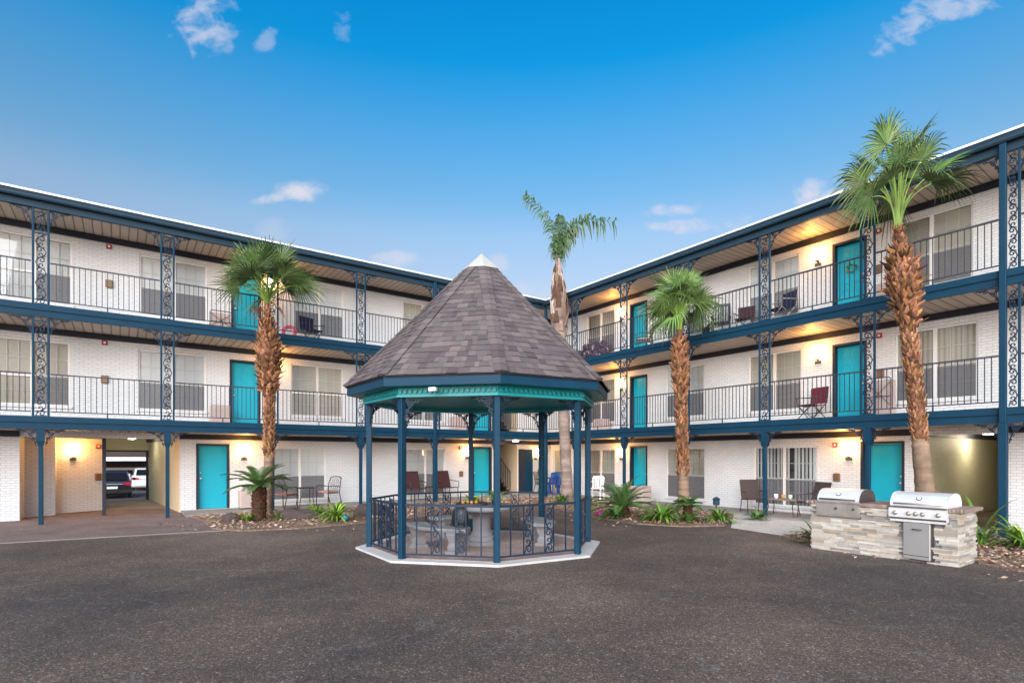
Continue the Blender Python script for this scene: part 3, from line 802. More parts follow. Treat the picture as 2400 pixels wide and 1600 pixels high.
# ------------------------------------------------------------------ palms
def fan_leaf(mb, org, az, el, plen, L, roll=0, seg=30, spread=1.95, droop=.5, tint=1.0, fold=.25, neck=.5):
    h = Vector((math.cos(az), math.sin(az), 0)); U = Vector((0, 0, 1))
    d = h*math.cos(el) + U*math.sin(el); side = Vector((-h.y, h.x, 0)); up = d.cross(side)
    if up.z < 0 and el < 1.4: up = -up
    q = Matrix.Rotation(roll, 3, d); side = q @ side; up = q @ up
    # the stalk rises out of the bud, then bends outward
    A = org + h*.05; B = org + U*neck + h*.06; E = B + d*plen
    pts = []; n = 7
    for k in range(n+1):
        t = k/n; pts.append(A*(1-t)**2 + B*2*t*(1-t) + E*t*t)
    pg = (2.0*tint, 1.75*tint, .95*tint)
    mb.tube(pts, [.020*(1-.5*k/n) for k in range(n+1)], 4, pg)
    e = pts[-1]; d2 = (pts[-1]-pts[-2]).normalized(); d2 = (d2*.5 + d*.5).normalized()
    side = (side - d2*side.dot(d2)).normalized(); up = d2.cross(side); up = up if up.dot(d.cross(Vector((-h.y, h.x, 0)))) > 0 or True else -up
    if up.z < 0: up = -up
    for k in range(seg):
        a = -spread + 2*spread*(k+.5)/seg
        ll = L*(1 - .28*abs(a)/spread)*rnd(.86, 1.08)
        dd = (d2*math.cos(a) + side*math.sin(a)); w = side*math.cos(a) - d2*math.sin(a)
        dd = (dd + up*fold*abs(math.sin(a))*.5).normalized()
        hw = ll*spread/seg
        c0 = tint*rnd(.65, 1.35); c = (c0*rnd(.85, 1.3), c0, c0*rnd(.6, 1.1))
        prof = [(.04, .04), (.38, .36), (.64, .30), (.86, .16), (1.0, .015)]
        vs = []; dk = droop*rnd(.5, 1.6)
        for r, wd in prof:
            p = e + dd*ll*r - U*(dk*ll*max(0, r-.4)**2)
            wv = w*hw*wd
            vs += [p - wv, p + up*hw*wd*.45, p + wv]
        fs = []
        for i in range(len(prof)-1):
            b = i*3
            fs += [(b, b+1, b+4, b+3), (b+1, b+2, b+5, b+4)]
        mb.add(vs, fs, c)

def palm_trunk(prof, lean, ring=.04, n=14, seed=3):
    """prof: (z, r). lean(z)->(x,y)"""
    random.seed(seed); mb = MB(); rings = []
    z0, z1 = prof[0][0], prof[-1][0]; N = int((z1-z0)/.07)
    def rad(z):
        for (a, ra), (b, rb) in zip(prof, prof[1:]):
            if a <= z <= b: return ra + (rb-ra)*(z-a)/(b-a)
        return prof[-1][1]
    for k in range(N+1):
        z = z0 + (z1-z0)*k/N; x, y = lean(z); r = rad(z)*(1+rnd(-ring, ring)*.6 + (ring*.5 if k % 2 else 0))
        rings.append([(x+r*(1+rnd(-ring, ring))*math.cos(2*PI*j/n), y+r*(1+rnd(-ring, ring))*math.sin(2*PI*j/n), z) for j in range(n)])
    return mb, rings, rad

def fan_palm(name, label, base, prof, boots, lean, crown_z, nleaf, plen, L, seed, rough=None, tint=1.0, elr=(-.5, 1.45), grey=0.0, dead=0, neck=.5, droop=1.0):
    t = thing(name, label, 'palm tree', base, 0)
    mb, rings, rad = palm_trunk(prof, lean, .05, 14, seed)
    # colour by height: grey smooth foot, brown fibrous above
    N = len(rings)
    for i in range(N-1):
        z = rings[i][0][2]
        g = (1.0, 1.15, 1.25) if z < grey else (.62, .52, .44)
        k = rnd(.75, 1.2)
        mb.loft([rings[i], rings[i+1]], (g[0]*k, g[1]*k, g[2]*k), caps=False)
    mb.build('trunk', M['trunk'], t, True)
    # old leaf bases wrapped round the trunk
    bo = MB(); ga = 2.39996
    for (za, zb, dens, size, out) in boots:
        n = int((zb-za)*dens)
        for k in range(n):
            z = za + (zb-za)*k/n; a = k*ga + rnd(-.1, .1); r = rad(z); x, y = lean(z)
            s = size*rnd(.55, 1.3); w = size*rnd(.16, .32); kk = rnd(.22, 1.7); c = (kk*1.15, kk*rnd(.82, 1.0), kk*rnd(.55, .9))
            rd = Vector((math.cos(a), math.sin(a), 0)); tg = Vector((-math.sin(a), math.cos(a), 0)); U = Vector((0, 0, 1))
            wild = min(1, out*1.6)
            D = (U*rnd(1-1.1*wild, 1) + tg*rnd(-.75, .75)*wild + rd*out*rnd(.3, 1.5)).normalized()
            W_ = D.cross(rd).normalized()*-1; th = .014
            o0 = Vector((x, y, z)) + rd*r*.93; o1 = o0 + D*s*.55 + rd*.015; o2 = o0 + D*s + rd*s*rnd(-.1, .25)
            bo.loft([[o0-W_*w, o0+W_*w, o0+W_*w+rd*th, o0-W_*w+rd*th], [o1-W_*w*.7, o1+W_*w*.7, o1+W_*w*.55+rd*th, o1-W_*w*.55+rd*th],
                     [o2-W_*w*rnd(.1, .5), o2+W_*w*rnd(.1, .5), o2+W_*w*.25+rd*th*.7, o2-W_*w*.25+rd*th*.7]], c)
            if random.random() < .35:      # loose fibre
                q = o1 + D*s*rnd(.2, .6) + tg*rnd(-.08, .08) + rd*rnd(0, .05); g2 = kk*.9
                bo.add([o1-W_*.005, o1+W_*.005, q + U*rnd(-.06, .04)], [(0, 1, 2)], (g2*1.2, g2, g2*.75))
    bo.build('leaf_bases', M['trunk'], t)
    cr = MB(); x, y = lean(crown_z)
    for k in range(nleaf):
        u = (k+.5)/nleaf
        el = elr[1] + (elr[0]-elr[1])*u**1.15 + rnd(-.12, .12); az = k*ga + rnd(-.2, .2)
        o = Vector((x, y, crown_z))
        fan_leaf(cr, o, az, el, plen*rnd(.7, 1.2), L*rnd(.85, 1.12), rnd(-1.1, 1.1), 26, 1.9, rnd(.2, .6) + .7*u*droop, tint*rnd(.75, 1.25), .25, neck*rnd(.6, 1.2))
    cr.build('crown', M['leaf'], t)
    if dead:
        dd = MB()
        for k in range(dead):
            az = rnd(0, 2*PI); fan_leaf(dd, Vector((x, y, crown_z)), az, -.9, plen*.5, L*.5, 0, 16, 1.4, .8, 1.2, .2, .25)
        dd.build('dead_leaves', M['trunk'], t)
    return t

random.seed(11)
# left fan palm
fan_palm('fan_palm', 'fan palm with dense round crown standing before the left wing', (-6.95, 15.55, 0),
    [(0, .14), (1.5, .125), (1.7, .125), (2.6, .13), (3.4, .135), (3.7, .20), (4.15, .27), (4.8, .27), (5.2, .19), (5.55, .09), (6.05, .07), (6.3, .05)],
    [(1.65, 3.6, 120, .13, .22), (3.5, 5.5, 220, .18, .44), (5.45, 5.9, 110, .10, .30)], lambda z: (.05*math.sin(z*.6), .004*z), 6.0, 36, .72, .82, 21, elr=(-.02, 1.22), grey=1.7, tint=1.0, dead=2, neck=.50, droop=.45)
random.seed(12)
# middle fan palm
fan_palm('fan_palm', 'smaller fan palm with pale green crown behind the low planting bed', (4.98, 15.85, 0),
    [(0, .17), (.8, .155), (1.3, .14), (2.0, .145), (3.4, .145), (3.9, .18), (4.4, .19), (4.8, .14), (5.1, .09), (5.35, .07)],
    [(1.1, 3.6, 120, .13, .22), (3.5, 5.05, 220, .16, .42)], lambda z: (-.025*z, 0), 5.35, 44, .42, .76, 22, elr=(-.6, 1.5), grey=1.35, tint=1.75, neck=.80, droop=1.0)
random.seed(13)
# tall right fan palm
fan_palm('fan_palm', 'tallest fan palm with leaning trunk behind the newer grill', (8.71, 11.4, 0),
    [(0, .19), (1.9, .155), (2.05, .135), (3.0, .13), (4.3, .125), (4.7, .16), (5.1, .23), (5.55, .25), (5.85, .15), (6.1, .075), (6.5, .06)],
    [(2.0, 4.5, 120, .12, .22), (4.4, 6.0, 230, .18, .44), (5.95, 6.45, 120, .10, .30)], lambda z: (-.105*z, 0), 6.42, 25, .56, .80, 23, elr=(-.42, 1.5), grey=2.0, tint=1.25, neck=1.12, droop=.95)

# thin feather palm
def feather_palm():
    t = thing('feather_palm', 'thin ragged feather palm with few fronds behind the gazebo', 'palm tree', (2.13, 21.0, 0))
    random.seed(31)
    lean = lambda z: (-.045*z + .0, 0)
    prof = [(0, .25), (.4, .21), (3, .205), (5.6, .205), (6.4, .23), (7.0, .30), (7.5, .30), (7.9, .24), (8.4, .13), (8.9, .08), (9.6, .04)]
    mb, rings, rad = palm_trunk(prof, lean, .03, 14, 5)
    for i in range(len(rings)-1):
        z = rings[i][0][2]; k = (.75 if z > 6.4 else 1.0)*rnd(.8, 1.15)*(.75 if int(z/.28) % 3 == 0 else 1)
        mb.loft([rings[i], rings[i+1]], (k*1.15, k*1.45, k*1.95), caps=False)
    mb.build('trunk', M['trunk'], t, True)
    bo = MB()
    for k in range(34):
        z = 6.5 + 2.3*k/34; a = k*2.4; r = rad(z); x, y = lean(z); rd = Vector((math.cos(a), math.sin(a), 0)); tg = Vector((-rd.y, rd.x, 0)); U = Vector((0, 0, 1))
        o0 = Vector((x, y, z-.2)) + rd*r*.95; h = rnd(.5, .95); c = random.choice([(1.9, 2.5, 3.2), (.8, .9, 1.0), (.55, .5, .5), (1.5, 1.9, 2.4), (1.1, 1.25, 1.5), (.4, .36, .36)])
        o1 = o0 + U*h*.5 + rd*.05; o2 = o0 + U*h - rd*(r*.25)
        bo.loft([[o0-tg*.11, o0+tg*.11, o0+tg*.09+rd*.03, o0-tg*.09+rd*.03], [o1-tg*.08, o1+tg*.08, o1+tg*.06+rd*.03, o1-tg*.06+rd*.03], [o2-tg*.03, o2+tg*.03, o2+tg*.02+rd*.02, o2-tg*.02+rd*.02]], c)
    bo.build('leaf_bases', M['trunk'], t)
    cr = MB(); x, y = lean(9.2)
    def frond(path, n, ll, hang, gap=.0):
        P = [Vector(p) for p in path]
        def at(u):
            s = u*(len(P)-1); i = min(int(s), len(P)-2); return P[i].lerp(P[i+1], s-i), (P[i+1]-P[i]).normalized()
        cr.tube([at(k/12)[0] for k in range(13)], [.03*(1-.85*k/12) for k in range(13)], 4, (1.3, 1.25, .9))
        for k in range(n):
            u = .12 + .88*k/n
            if random.random() < gap*u: continue
            p, d = at(u)
            for s in (-1, 1):
                if random.random() < .12: continue
                az = rnd(-.7, .7); sd = d.cross(Vector((0, 1, 0))).normalized()*s
                o = (sd*rnd(.4, 1) + Vector((0, rnd(-.9, .9), 0)) + d*rnd(.1, .6)).normalized()
                l = ll*rnd(.5, 1.2)*(1-.3*u); w = .028
                p1 = p + o*l*.5; p2 = p + o*l*.8 + Vector((0, 0, -hang*l*rnd(.6, 1.3)))
                wv = d*w; c0 = rnd(.35, .95); c = (c0*.9, c0, c0*.9)
                cr.add([p-wv*.5, p+wv*.5, p1-wv, p1+wv, p2-wv*.2, p2+wv*.2], [(0, 1, 3, 2), (2, 3, 5, 4)], c)
    z = 9.0
    frond([(x, y, z), (x-.05, y, z+.9), (x-.28, y+.1, z+1.7), (x-.75, y+.1, z+2.35), (x-1.25, y, z+2.75)], 70, .50, .55, .45)
    frond([(x, y, z), (x+.1, y, z+.9), (x+.5, y-.1, z+1.5), (x+1.25, y-.1, z+1.75), (x+2.25, y, z+1.65)], 80, .62, .8, .35)
    frond([(x, y, z), (x+.08, y, z+.7), (x+.35, y+.2, z+1.3), (x+.7, y+.3, z+1.45)], 60, .5, .9)
    frond([(x, y, z), (x, y, z+.8), (x+.05, y-.2, z+1.4), (x+.1, y-.3, z+1.8)], 60, .45, .7)
    frond([(x, y, z), (x+.12, y, z+.6), (x+.4, y, z+1.0)], 40, .45, .9)
    cr.build('crown', M['leaf'], t)
feather_palm()

# sago palms
def sago(name, label, base, trunk_h, trunk_r, nf, L, seed, elr=(.0, 1.3), tint=1.0):
    random.seed(seed); t = thing(name, label, 'plant', base, 0)
    if trunk_h > .05:
        tb = MB(); n = 12; rings = []
        K = int(trunk_h/.05)
        for k in range(K+1):
            z = trunk_h*k/K; r = trunk_r*(1.05-.15*abs(k/K-.5))*(1+(.08 if k % 2 else 0))
            rings.append([(r*(1+rnd(-.08, .08))*math.cos(2*PI*j/n), r*(1+rnd(-.08, .08))*math.sin(2*PI*j/n), z) for j in range(n)])
        tb.loft(rings, (.25, .2, .2))
        for k in range(int(150*trunk_h)):
            z = rnd(.02, trunk_h); a = rnd(0, 2*PI); rd = Vector((math.cos(a), math.sin(a), 0)); tg = Vector((-rd.y, rd.x, 0)); o = Vector((0, 0, z)) + rd*trunk_r*.96
            kk = rnd(.15, .6); p2 = o + rd*.05 + Vector((0, 0, .07))
            tb.loft([[o-tg*.03, o+tg*.03, o+tg*.025+rd*.015], [p2-tg*.012, p2+tg*.012, p2+rd*.01]], (kk, kk*.85, kk*.8))
        tb.build('trunk', M['trunk'], t)
    cr = MB()
    for k in range(nf):
        az = k*2.39996 + rnd(-.15, .15); u = (k+.5)/nf; el = elr[1] + (elr[0]-elr[1])*u + rnd(-.12, .12); l = L*rnd(.85, 1.1)
        rdv = Vector((math.cos(az), math.sin(az), 0)); pts = []; p = Vector((0, 0, trunk_h)); e = el
        for i in range(9):
            pts.append(p.copy()); p = p + (rdv*math.cos(e) + Vector((0, 0, math.sin(e))))*l/8; e -= .125
        cr.tube(pts, [.011*(1-.07*i) for i in range(9)], 3, (1.2, 1.2, .7))
        sd = Vector((-rdv.y, rdv.x, 0)); c0 = tint*rnd(.7, 1.15)
        for j in range(44):
            s = .08 + .92*j/44; i = min(int(s*8), 7); q = pts[i].lerp(pts[i+1], s*8-i); dr = (pts[i+1]-pts[i]).normalized(); up = sd.cross(dr)
            ln = .17*math.sin(PI*(.12+.82*s))**.7
            for sg in (-1, 1):
                o = (sd*sg*.85 + dr*.45 + up*.25*(1 if up.z > 0 else -1)).normalized(); wv = dr*.0075; c = (c0*.8, c0*rnd(.9, 1.1), c0*.75)
                cr.add([q-wv, q+wv, q+o*ln*.6+wv*.8, q+o*ln+Vector((0, 0, -.01)), q+o*ln*.6-wv*.8], [(0, 1, 2, 3, 4)], c)
    cr.build('crown', M['leaf'], t)
    return t
sago('sago_palm', 'sago palm with dark shaggy trunk in front of the ground floor window, left', (-6.56, 14.2, .03), .86, .165, 26, .92, 41, (.15, 1.25), 1.0)
sago('sago_palm', 'bushy trunkless sago palm before the teal door by the white plastic chair', (3.05, 15.1, .03), .22, .17, 34, 1.08, 42, (.2, 1.45), 1.15)
sago('sago_palm', 'small sago palm at the foot of the middle fan palm', (4.5, 14.0, .03), .38, .10, 14, .42, 43, (.1, 1.2), 1.0)

# strap leaved clumps
def clump(label, base, n, L, seed, tint=(1, 1, 1), var=None, name='leafy_clump'):
    random.seed(seed); mb = MB()
    for k in range(n):
        az = rnd(0, 2*PI); e = rnd(.55, 1.45); l = 1.3*L*rnd(.6, 1.1); w = rnd(.016, .028)*(1+L*.5)
        rd = Vector((math.cos(az), math.sin(az), 0)); sd = Vector((-rd.y, rd.x, 0)); p = rd*rnd(0, .10*L+.05) + Vector((0, 0, 0))
        vs = []; N = 6; k0 = rnd(.6, 1.35)
        c = tuple(k0*x for x in (var if (var and random.random() < .5) else tint))
        for i in range(N):
            t = i/(N-1); ww = w*math.sin(PI*(.15+.83*t))
            vs += [p - sd*ww, p + sd*ww]; p = p + (rd*math.cos(e) + Vector((0, 0, math.sin(e))))*l/(N-1); e -= rnd(.2, .48)
        vs = [Vector((v.x, v.y, max(v.z, .01))) for v in vs]
        mb.add(vs, [(2*i, 2*i+1, 2*i+3, 2*i+2) for i in range(N-1)], c)
    return tag(mb.build(name, M['strap'], loc=base), label, 'plant')
Y1, Y2 = (1.9, 1.75, .9), (3.0, 2.6, 1.3)
clump('large yellow and green leafy clump beside the teal globe', (-4.55, 14.1, .03), 95, .62, 51, (1.2, 1.15, .8), Y2)
clump('yellow green clump behind the long brown boulder under the metal chair', (-5.55, 15.5, .03), 60, .5, 52, Y1, Y2)
clump('small dark green tuft at the base of the trunked sago palm', (-6.75, 13.95, .03), 30, .34, 53, (1, 1.1, .8), Y1)
clump('thin green tuft between the sago trunk and the long boulder', (-6.1, 14.35, .03), 18, .34, 54, (1.2, 1.2, .8))
clump('small upright tuft left of the gazebo against the white wall', (-4.3, 16.6, .03), 22, .38, 55, (1, 1.1, .8))
clump('bright green grassy clump under the middle fan palm', (3.85, 13.95, .03), 130, .58, 56, (1.15, 1.35, .7), (1.6, 1.7, .8))
clump('dark green clump below the small sago palm', (4.45, 13.75, .03), 60, .42, 57, (.8, .95, .7))
clump('spiky pale green clump in front of the blank white wall', (5.3, 13.95, .03), 80, .5, 58, (1.1, 1.2, .9), Y1)
clump('low dark green clump beside the ground floor column by the brown chairs', (6.5, 14.45, .03), 60, .36, 59, (.8, .95, .75))
clump('small sparse clump between the bushy sago palm and the grassy clump', (3.5, 14.35, .03), 30, .32, 60, (.8, .95, .7))
clump('dark green clump beneath the bushy sago palm', (2.8, 14.75, .03), 60, .42, 61, (.7, .9, .65))
clump('green clump at the left end of the stone grill counter', (5.9, 10.55, .03), 50, .50, 62, (.9, 1.0, .7), Y1)
clump('tall arching green plant right of the stone grill counter', (8.75, 10.3, .03), 45, .95, 63, (.8, .95, .6), (1.2, 1.3, .7))
clump('yellow green strap leaved clump at the foot of the tall navy post', (9.25, 9.9, .03), 90, .58, 64, (1.1, 1.2, .75), Y2)
clump('strap leaved clump nearest the viewer in the bed right of the grills', (9.2, 9.2, .03), 60, .46, 65, (1.0, 1.05, .7), Y2)
clump('green clump at the foot of the thin feather palm', (1.75, 19.3, .03), 60, .5, 66, (.9, 1.1, .7))
clump('low green clump right of the feather palm trunk', (2.55, 18.6, .03), 50, .45, 67, (.9, 1.1, .7))
clump('leafy clump behind the gazebo below the teal door', (-1.3, 18.4, .03), 60, .55, 68, (1.1, 1.1, .7), Y2)

def boulder(label, base, sx, sy, sz, seed, rz=0):
    random.seed(seed); mb = MB(); n, kk = 18, 9; rings = []
    ph = [rnd(0, 6) for _ in range(6)]
    for i in range(kk):
        v = i/(kk-1); a = -.35 + v*(PI/2+.35); z = math.sin(a); r0 = max(math.cos(a), .02)**.6
        rings.append([(sx*r0*(1+.13*math.sin(3*2*PI*j/n+ph[0])+.08*math.sin(5*2*PI*j/n+ph[1]+v*3)+rnd(-.05, .05))*math.cos(2*PI*j/n),
                       sy*r0*(1+.13*math.sin(2*2*PI*j/n+ph[2])+.08*math.sin(5*2*PI*j/n+ph[3]+v*2)+rnd(-.05, .05))*math.sin(2*PI*j/n),
                       sz*(z*(1+.18*math.sin(2*PI*j/n+ph[4])) + .12*math.sin(4*PI*j/n+ph[5])*v + rnd(-.03, .03))) for j in range(n)])
    mb.loft(rings)
    return tag(mb.build('boulder', M['boulder'], loc=base, rot=rz), label, 'rock', 'brown boulders edging the bed')
boulder('long low dark brown boulder between the sago trunk and the yellow clump', (-5.72, 14.55, .06), .52, .26, .24, 71, .2)
boulder('wide reddish brown boulder just left of the gazebo posts', (-3.95, 15.35, .06), .48, .3, .29, 72, .1)
boulder('small rounded boulder left of the shaggy sago trunk', (-7.2, 14.05, .05), .24, .2, .18, 73)

def globe(label, base, r, mat):
    t = thing('gazing_ball', label, 'garden ball', base)
    mb = MB(); mb.lathe([(r*math.cos(a)+.001, r+r*math.sin(a)) for a in [-PI/2+PI*k/12 for k in range(13)]], 18); mb.build('ball', mat, t, True)
    mb = MB(); mb.lathe([(r*.5, -.015), (r*.45, .02), (r*.3, .03)], 12); mb.build('ball_foot', M['pot'], t)
globe('teal blue garden ball in the leaf litter', (-4.28, 14.05, .035), .095, M['tank'])
globe('magenta garden ball at the edge of the bed', (2.42, 15.0, .03), .095, M['magenta'])

# ------------------------------------------------------------------ gazebo
GX, GY, SQ, TH = -.576, 10.361, .874, 3.305
def gp(k, R, z=0, f=1): 
    a = TH + k*PI/4
    return Vector((R*math.cos(a), SQ*R*math.sin(a), z))
gz = thing('gazebo', 'octagonal gazebo with grey shingled roof, teal frieze and navy posts', 'gazebo', (GX, GY, 0))
def ring(R, z): return [gp(k, R, z) for k in range(8)]
mb = MB(); mb.loft([ring(2.322, 0), ring(2.322, .035)]); mb.build('floor_edge', M['kerb_white'], gz)
mb = MB(); mb.loft([ring(2.06, .036), ring(2.06, .042)]); mb.build('floor', M['gravel'], gz)
for k in range(8):
    mb = MB(); p = gp(k, 2.08); d = Vector((p.x, p.y, 0)).normalized(); mrot = Matrix.Translation((p.x, p.y, 0)) @ Matrix.Rotation(math.atan2(d.y, d.x), 4, 'Z')
    mb.cbox(-.048, .048, -.048, .048, .02, 2.66, .008, m=mrot)
    po = mb.build('post', M['navy'], gz)
    for q in (k-1, k+1):
        v = (gp(q, 2.08) - p); v.z = 0; a = math.atan2(v.y, v.x)
        u = v.normalized()*.05
        inst('bracket', BR_IRON, po, (p.x+u.x, p.y+u.y, 2.63), (0, 0, a))
# frieze ring with dentils
def ringwall(mb, Ro, Ri, z0, z1):
    for k in range(8):
        a, b, c, d = gp(k, Ro, z0), gp(k+1, Ro, z0), gp(k+1, Ri, z0), gp(k, Ri, z0); h = Vector((0, 0, z1-z0))
        mb.add([a, b, c, d, a+h, b+h, c+h, d+h], [(0, 1, 5, 4), (2, 3, 7, 6), (3, 2, 1, 0), (4, 5, 6, 7)])
mb = MB(); ringwall(mb, 2.16, 2.02, 2.64, 2.86); fz = mb.build('frieze', M['gaz_teal'], gz)
mb = MB(); ringwall(mb, 2.20, 2.161, 2.64, 2.675)
for k in range(8):
    a, b = gp(k, 2.162), gp(k+1, 2.162); v = b-a; Ls = v.length; v.normalize(); nn = Vector((v.y, -v.x, 0))
    if nn.dot(a) < 0: nn = -nn
    N = int(Ls/.085)
    for j in range(N):
        s = a + v*(Ls*(j+.5)/N)
        m = Matrix(((v.x, nn.x, 0, s.x), (v.y, nn.y, 0, s.y), (0, 0, 1, 0), (0, 0, 0, 1)))
        mb.box(-.024, .024, .001, .034, 2.70, 2.745, m=m); mb.box(-.024-.01, .034, .001, .02, 2.745, 2.765, m=m)
mb.build('dentils', M['gaz_teal'], fz)
mb = MB(); mb.loft([ring(2.44, 2.800), ring(2.0, 2.806)], caps=False); mb.loft([ring(2.03, 2.71), ring(.4, 2.78), ring(.01, 2.79)], caps=False)
mb.build('ceiling', M['gaz_teal'], gz)
mb = MB(); ringwall(mb, 2.475, 2.44, 2.795, 2.955); mb.build('eave_board', M['navy'], gz)
# shingled roof: eight faces of overlapping tabs, hip caps and a tin cap
RE, ZE, ZA = 2.52, 2.955, 5.50
random.seed(81)
sh = MB(); C_ = 24
SHC = [(.98, .95, .96), (.86, .80, .82), (1.10, 1.04, 1.02), (.76, .70, .73), (1.18, 1.10, 1.08), (.92, .88, .87)]
for k in range(8):
    a, b = gp(k, RE, ZE), gp(k+1, RE, ZE); ap = Vector((0, 0, ZA))
    sh.add([a*0.995+Vector((0, 0, -.004)), b*.995+Vector((0, 0, -.004)), ap-Vector((0, 0, .02))], [(0, 1, 2)], (.4, .36, .38))
    nn = (b-a).cross(ap-a).normalized(); 
    if nn.z < 0: nn = -nn
    for c in range(C_):
        t0, t1 = c/C_*.93, min((c+1.35)/C_*.93, .93)
        l0, r0 = a.lerp(ap, t0), b.lerp(ap, t0); l1, r1 = a.lerp(ap, t1), b.lerp(ap, t1)
        wd = (r0-l0).length; u = -rnd(0, .2)/max(wd, .1); e = (r0-l0)
        while u < 1:
            w = rnd(.07, .20)/max(wd, .01)
            ua, ub = max(0, u), min(1, u+w); u += w
            if ub-ua < .01: continue
            th = rnd(.010, .024); cc = random.choice(SHC); kf = rnd(.86, 1.12); cc = tuple(x*kf for x in cc)
            low = nn*th; drop = (l0-l1).normalized()*rnd(-.004, .008)
            p = [l0.lerp(r0, ua)+drop, l0.lerp(r0, ub)+drop, l1.lerp(r1, ub), l1.lerp(r1, ua)]
            sh.add([p[0]+low, p[1]+low, p[2]+nn*.003, p[3]+nn*.003, p[0], p[1]], [(0, 1, 2, 3), (4, 5, 1, 0), (4, 0, 3), (5, 2, 1)], cc)
rf = sh.build('roof', M['shingle'], gz)
hp = MB()
for k in range(8):
    a = gp(k, RE+.012, ZE+.012); ap = Vector((0, 0, ZA+.02)); pL, pR = gp(k-1, RE, ZE), gp(k+1, RE, ZE)
    nL_ = (a-pL).cross(Vector((0, 0, ZA))-pL).normalized(); nR_ = (pR-a).cross(Vector((0, 0, ZA))-a).normalized()
    if nL_.z < 0: nL_ = -nL_
    if nR_.z < 0: nR_ = -nR_
    for c in range(20):
        t0, t1 = c/20*.92, min((c+1.5)/20*.92, .92)
        q0, q1 = a.lerp(ap, t0), a.lerp(ap, t1); up = (nL_+nR_).normalized()
        dl, dr = (pL-a).normalized(), (pR-a).normalized(); w0 = min(.105, .9*(1-t0)*.9+.02); w1 = min(.105, (1-min(t1, 1))*.9+.02)
        cc = random.choice(SHC); kf = rnd(.9, 1.15); cc = tuple(x*kf for x in cc); th = .028
        vs = [q0+up*th, q0+dl*w0+nL_*(th-.002), q1+dl*w1+nL_*.012, q1+up*.012, q0+dr*w0+nR_*(th-.002), q1+dr*w1+nR_*.012, q0, q0+dl*w0, q0+dr*w0]
        hp.add(vs, [(0, 3, 2, 1), (0, 4, 5, 3), (0, 1, 7, 6), (0, 6, 8, 4), (1, 2, 7), (4, 8, 5)], cc)
hp.build('hip_caps', M['shingle'], rf)
mb = MB(); ct = (ZA-5.23)/(ZA-ZE); mb.loft([[p*1.0 for p in [gp(k, .375, 5.185) for k in range(8)]], [gp(k, .345, 5.225) for k in range(8)], [gp(k, .012, 5.52) for k in range(8)]])
mb.build('roof_cap', M['tin'], gz)
# railings, side 4 to 5..: side 5-6 stands open
GSC = scroll_panel_mesh(.15, .74, .25, bw=.017)
for k in range(8):
    if k == 4: continue
    a, b = gp(k, 2.08), gp(k+1, 2.08); v = b-a; Ls = v.length; ang = math.atan2(v.y, v.x)
    r = MB(); x0, x1 = .065, Ls-.065
    r.box(x0, x1, -.02, .02, .89, .925); r.box(x0, x1, -.012, .012, .10, .125)
    for fr_ in (.16, .84): r.box(Ls*fr_-.009, Ls*fr_+.009, -.009, .009, .125, .89)
    for c in (.37, .63):
        for s in (-.085, .085): r.box(Ls*c+s-.008, Ls*c+s+.008, -.008, .008, .125, .89)
    o = r.build('railing', M['iron'], gz, loc=(a.x, a.y, 0), rot=ang)
    for c in (.37, .63): inst('scroll_panel', GSC, o, (Ls*c, 0, .13))
mb = MB(); p = gp(1.42, 2.235, 0); mb.cbox(-.06, .06, -.06, .02, 2.70, 2.76, .006, m=Matrix.Translation((p.x, p.y, 0)) @ Matrix.Rotation(TH+1.42*PI/4+PI/2, 4, 'Z'))
mb.build('eave_light', M['frame'], gz)

# table and benches inside the gazebo
tb = thing('stone_table', 'round cast stone pedestal table inside the gazebo', 'table', (GX, GY, .042))
mb = MB(); mb.lathe([(.56, .645), (.60, .66), (.60, .715), (.57, .735), (.02, .736)], 28); mb.build('tabletop', M['cast_stone'], tb, True)
mb = MB(); mb.lathe([(.30, 0), (.30, .07), (.25, .08), (.25, .15), (.21, .17), (.17, .25), (.165, .50), (.20, .56), (.26, .60), (.26, .644)], 20); mb.build('pedestal', M['cast_stone'], tb)
def bench(label, a0, a1, r0=1.02, r1=1.40):
    t = thing('stone_bench', label, 'bench', (GX, GY, .042), 0, 'curved stone benches')
    mb = MB(); n = 12; rings = []
    for k in range(n+1):
        a = a0+(a1-a0)*k/n; c, s = math.cos(a), math.sin(a)
        rings.append([(r0*c, SQ*r0*s, .37), (r1*c, SQ*r1*s, .37), ((r1+.01)*c, SQ*(r1+.01)*s, .40), (r1*c, SQ*r1*s, .43), (r0*c, SQ*r0*s, .43), ((r0-.01)*c, SQ*(r0-.01)*s, .40)])
    mb.loft(rings); mb.build('seat', M['cast_stone'], t)
    for f in (.16, .84):
        a = a0+(a1-a0)*f; rm = (r0+r1)/2
        mb = MB(); m = Matrix.Translation((rm*math.cos(a), SQ*rm*math.sin(a), 0)) @ Matrix.Rotation(a, 4, 'Z')
        prof = [(.17, .09, 0), (.17, .09, .05), (.12, .065, .07), (.13, .07, .12), (.10, .055, .18), (.13, .07, .26), (.15, .08, .32), (.15, .08, .369)]
        mb.loft([[(-x, -y, z), (x, -y, z), (x, y, z), (-x, y, z)] for x, y, z in prof], m=m); mb.build('leg', M['cast_stone'], t)
bench('curved stone bench at the front left inside the gazebo', math.radians(188), math.radians(262))
bench('curved stone bench at the right side inside the gazebo', math.radians(-22), math.radians(42))
bench('curved stone bench at the back inside the gazebo', math.radians(82), math.radians(142))
t = thing('duffel_bag', 'dark navy rounded bag on the end of the front left stone bench', 'bag', (-.90, 9.50, .472), -.5)
mb = MB(); mb.loft([[(.155*k*math.cos(a), .10*k*math.sin(a), z) for a in [2*PI*j/16 for j in range(16)]] for z, k in ((0, .8), (.03, 1), (.16, 1.06), (.26, .98), (.33, .7), (.36, .25))]); mb.build('bag_body', M['black'], t, True)
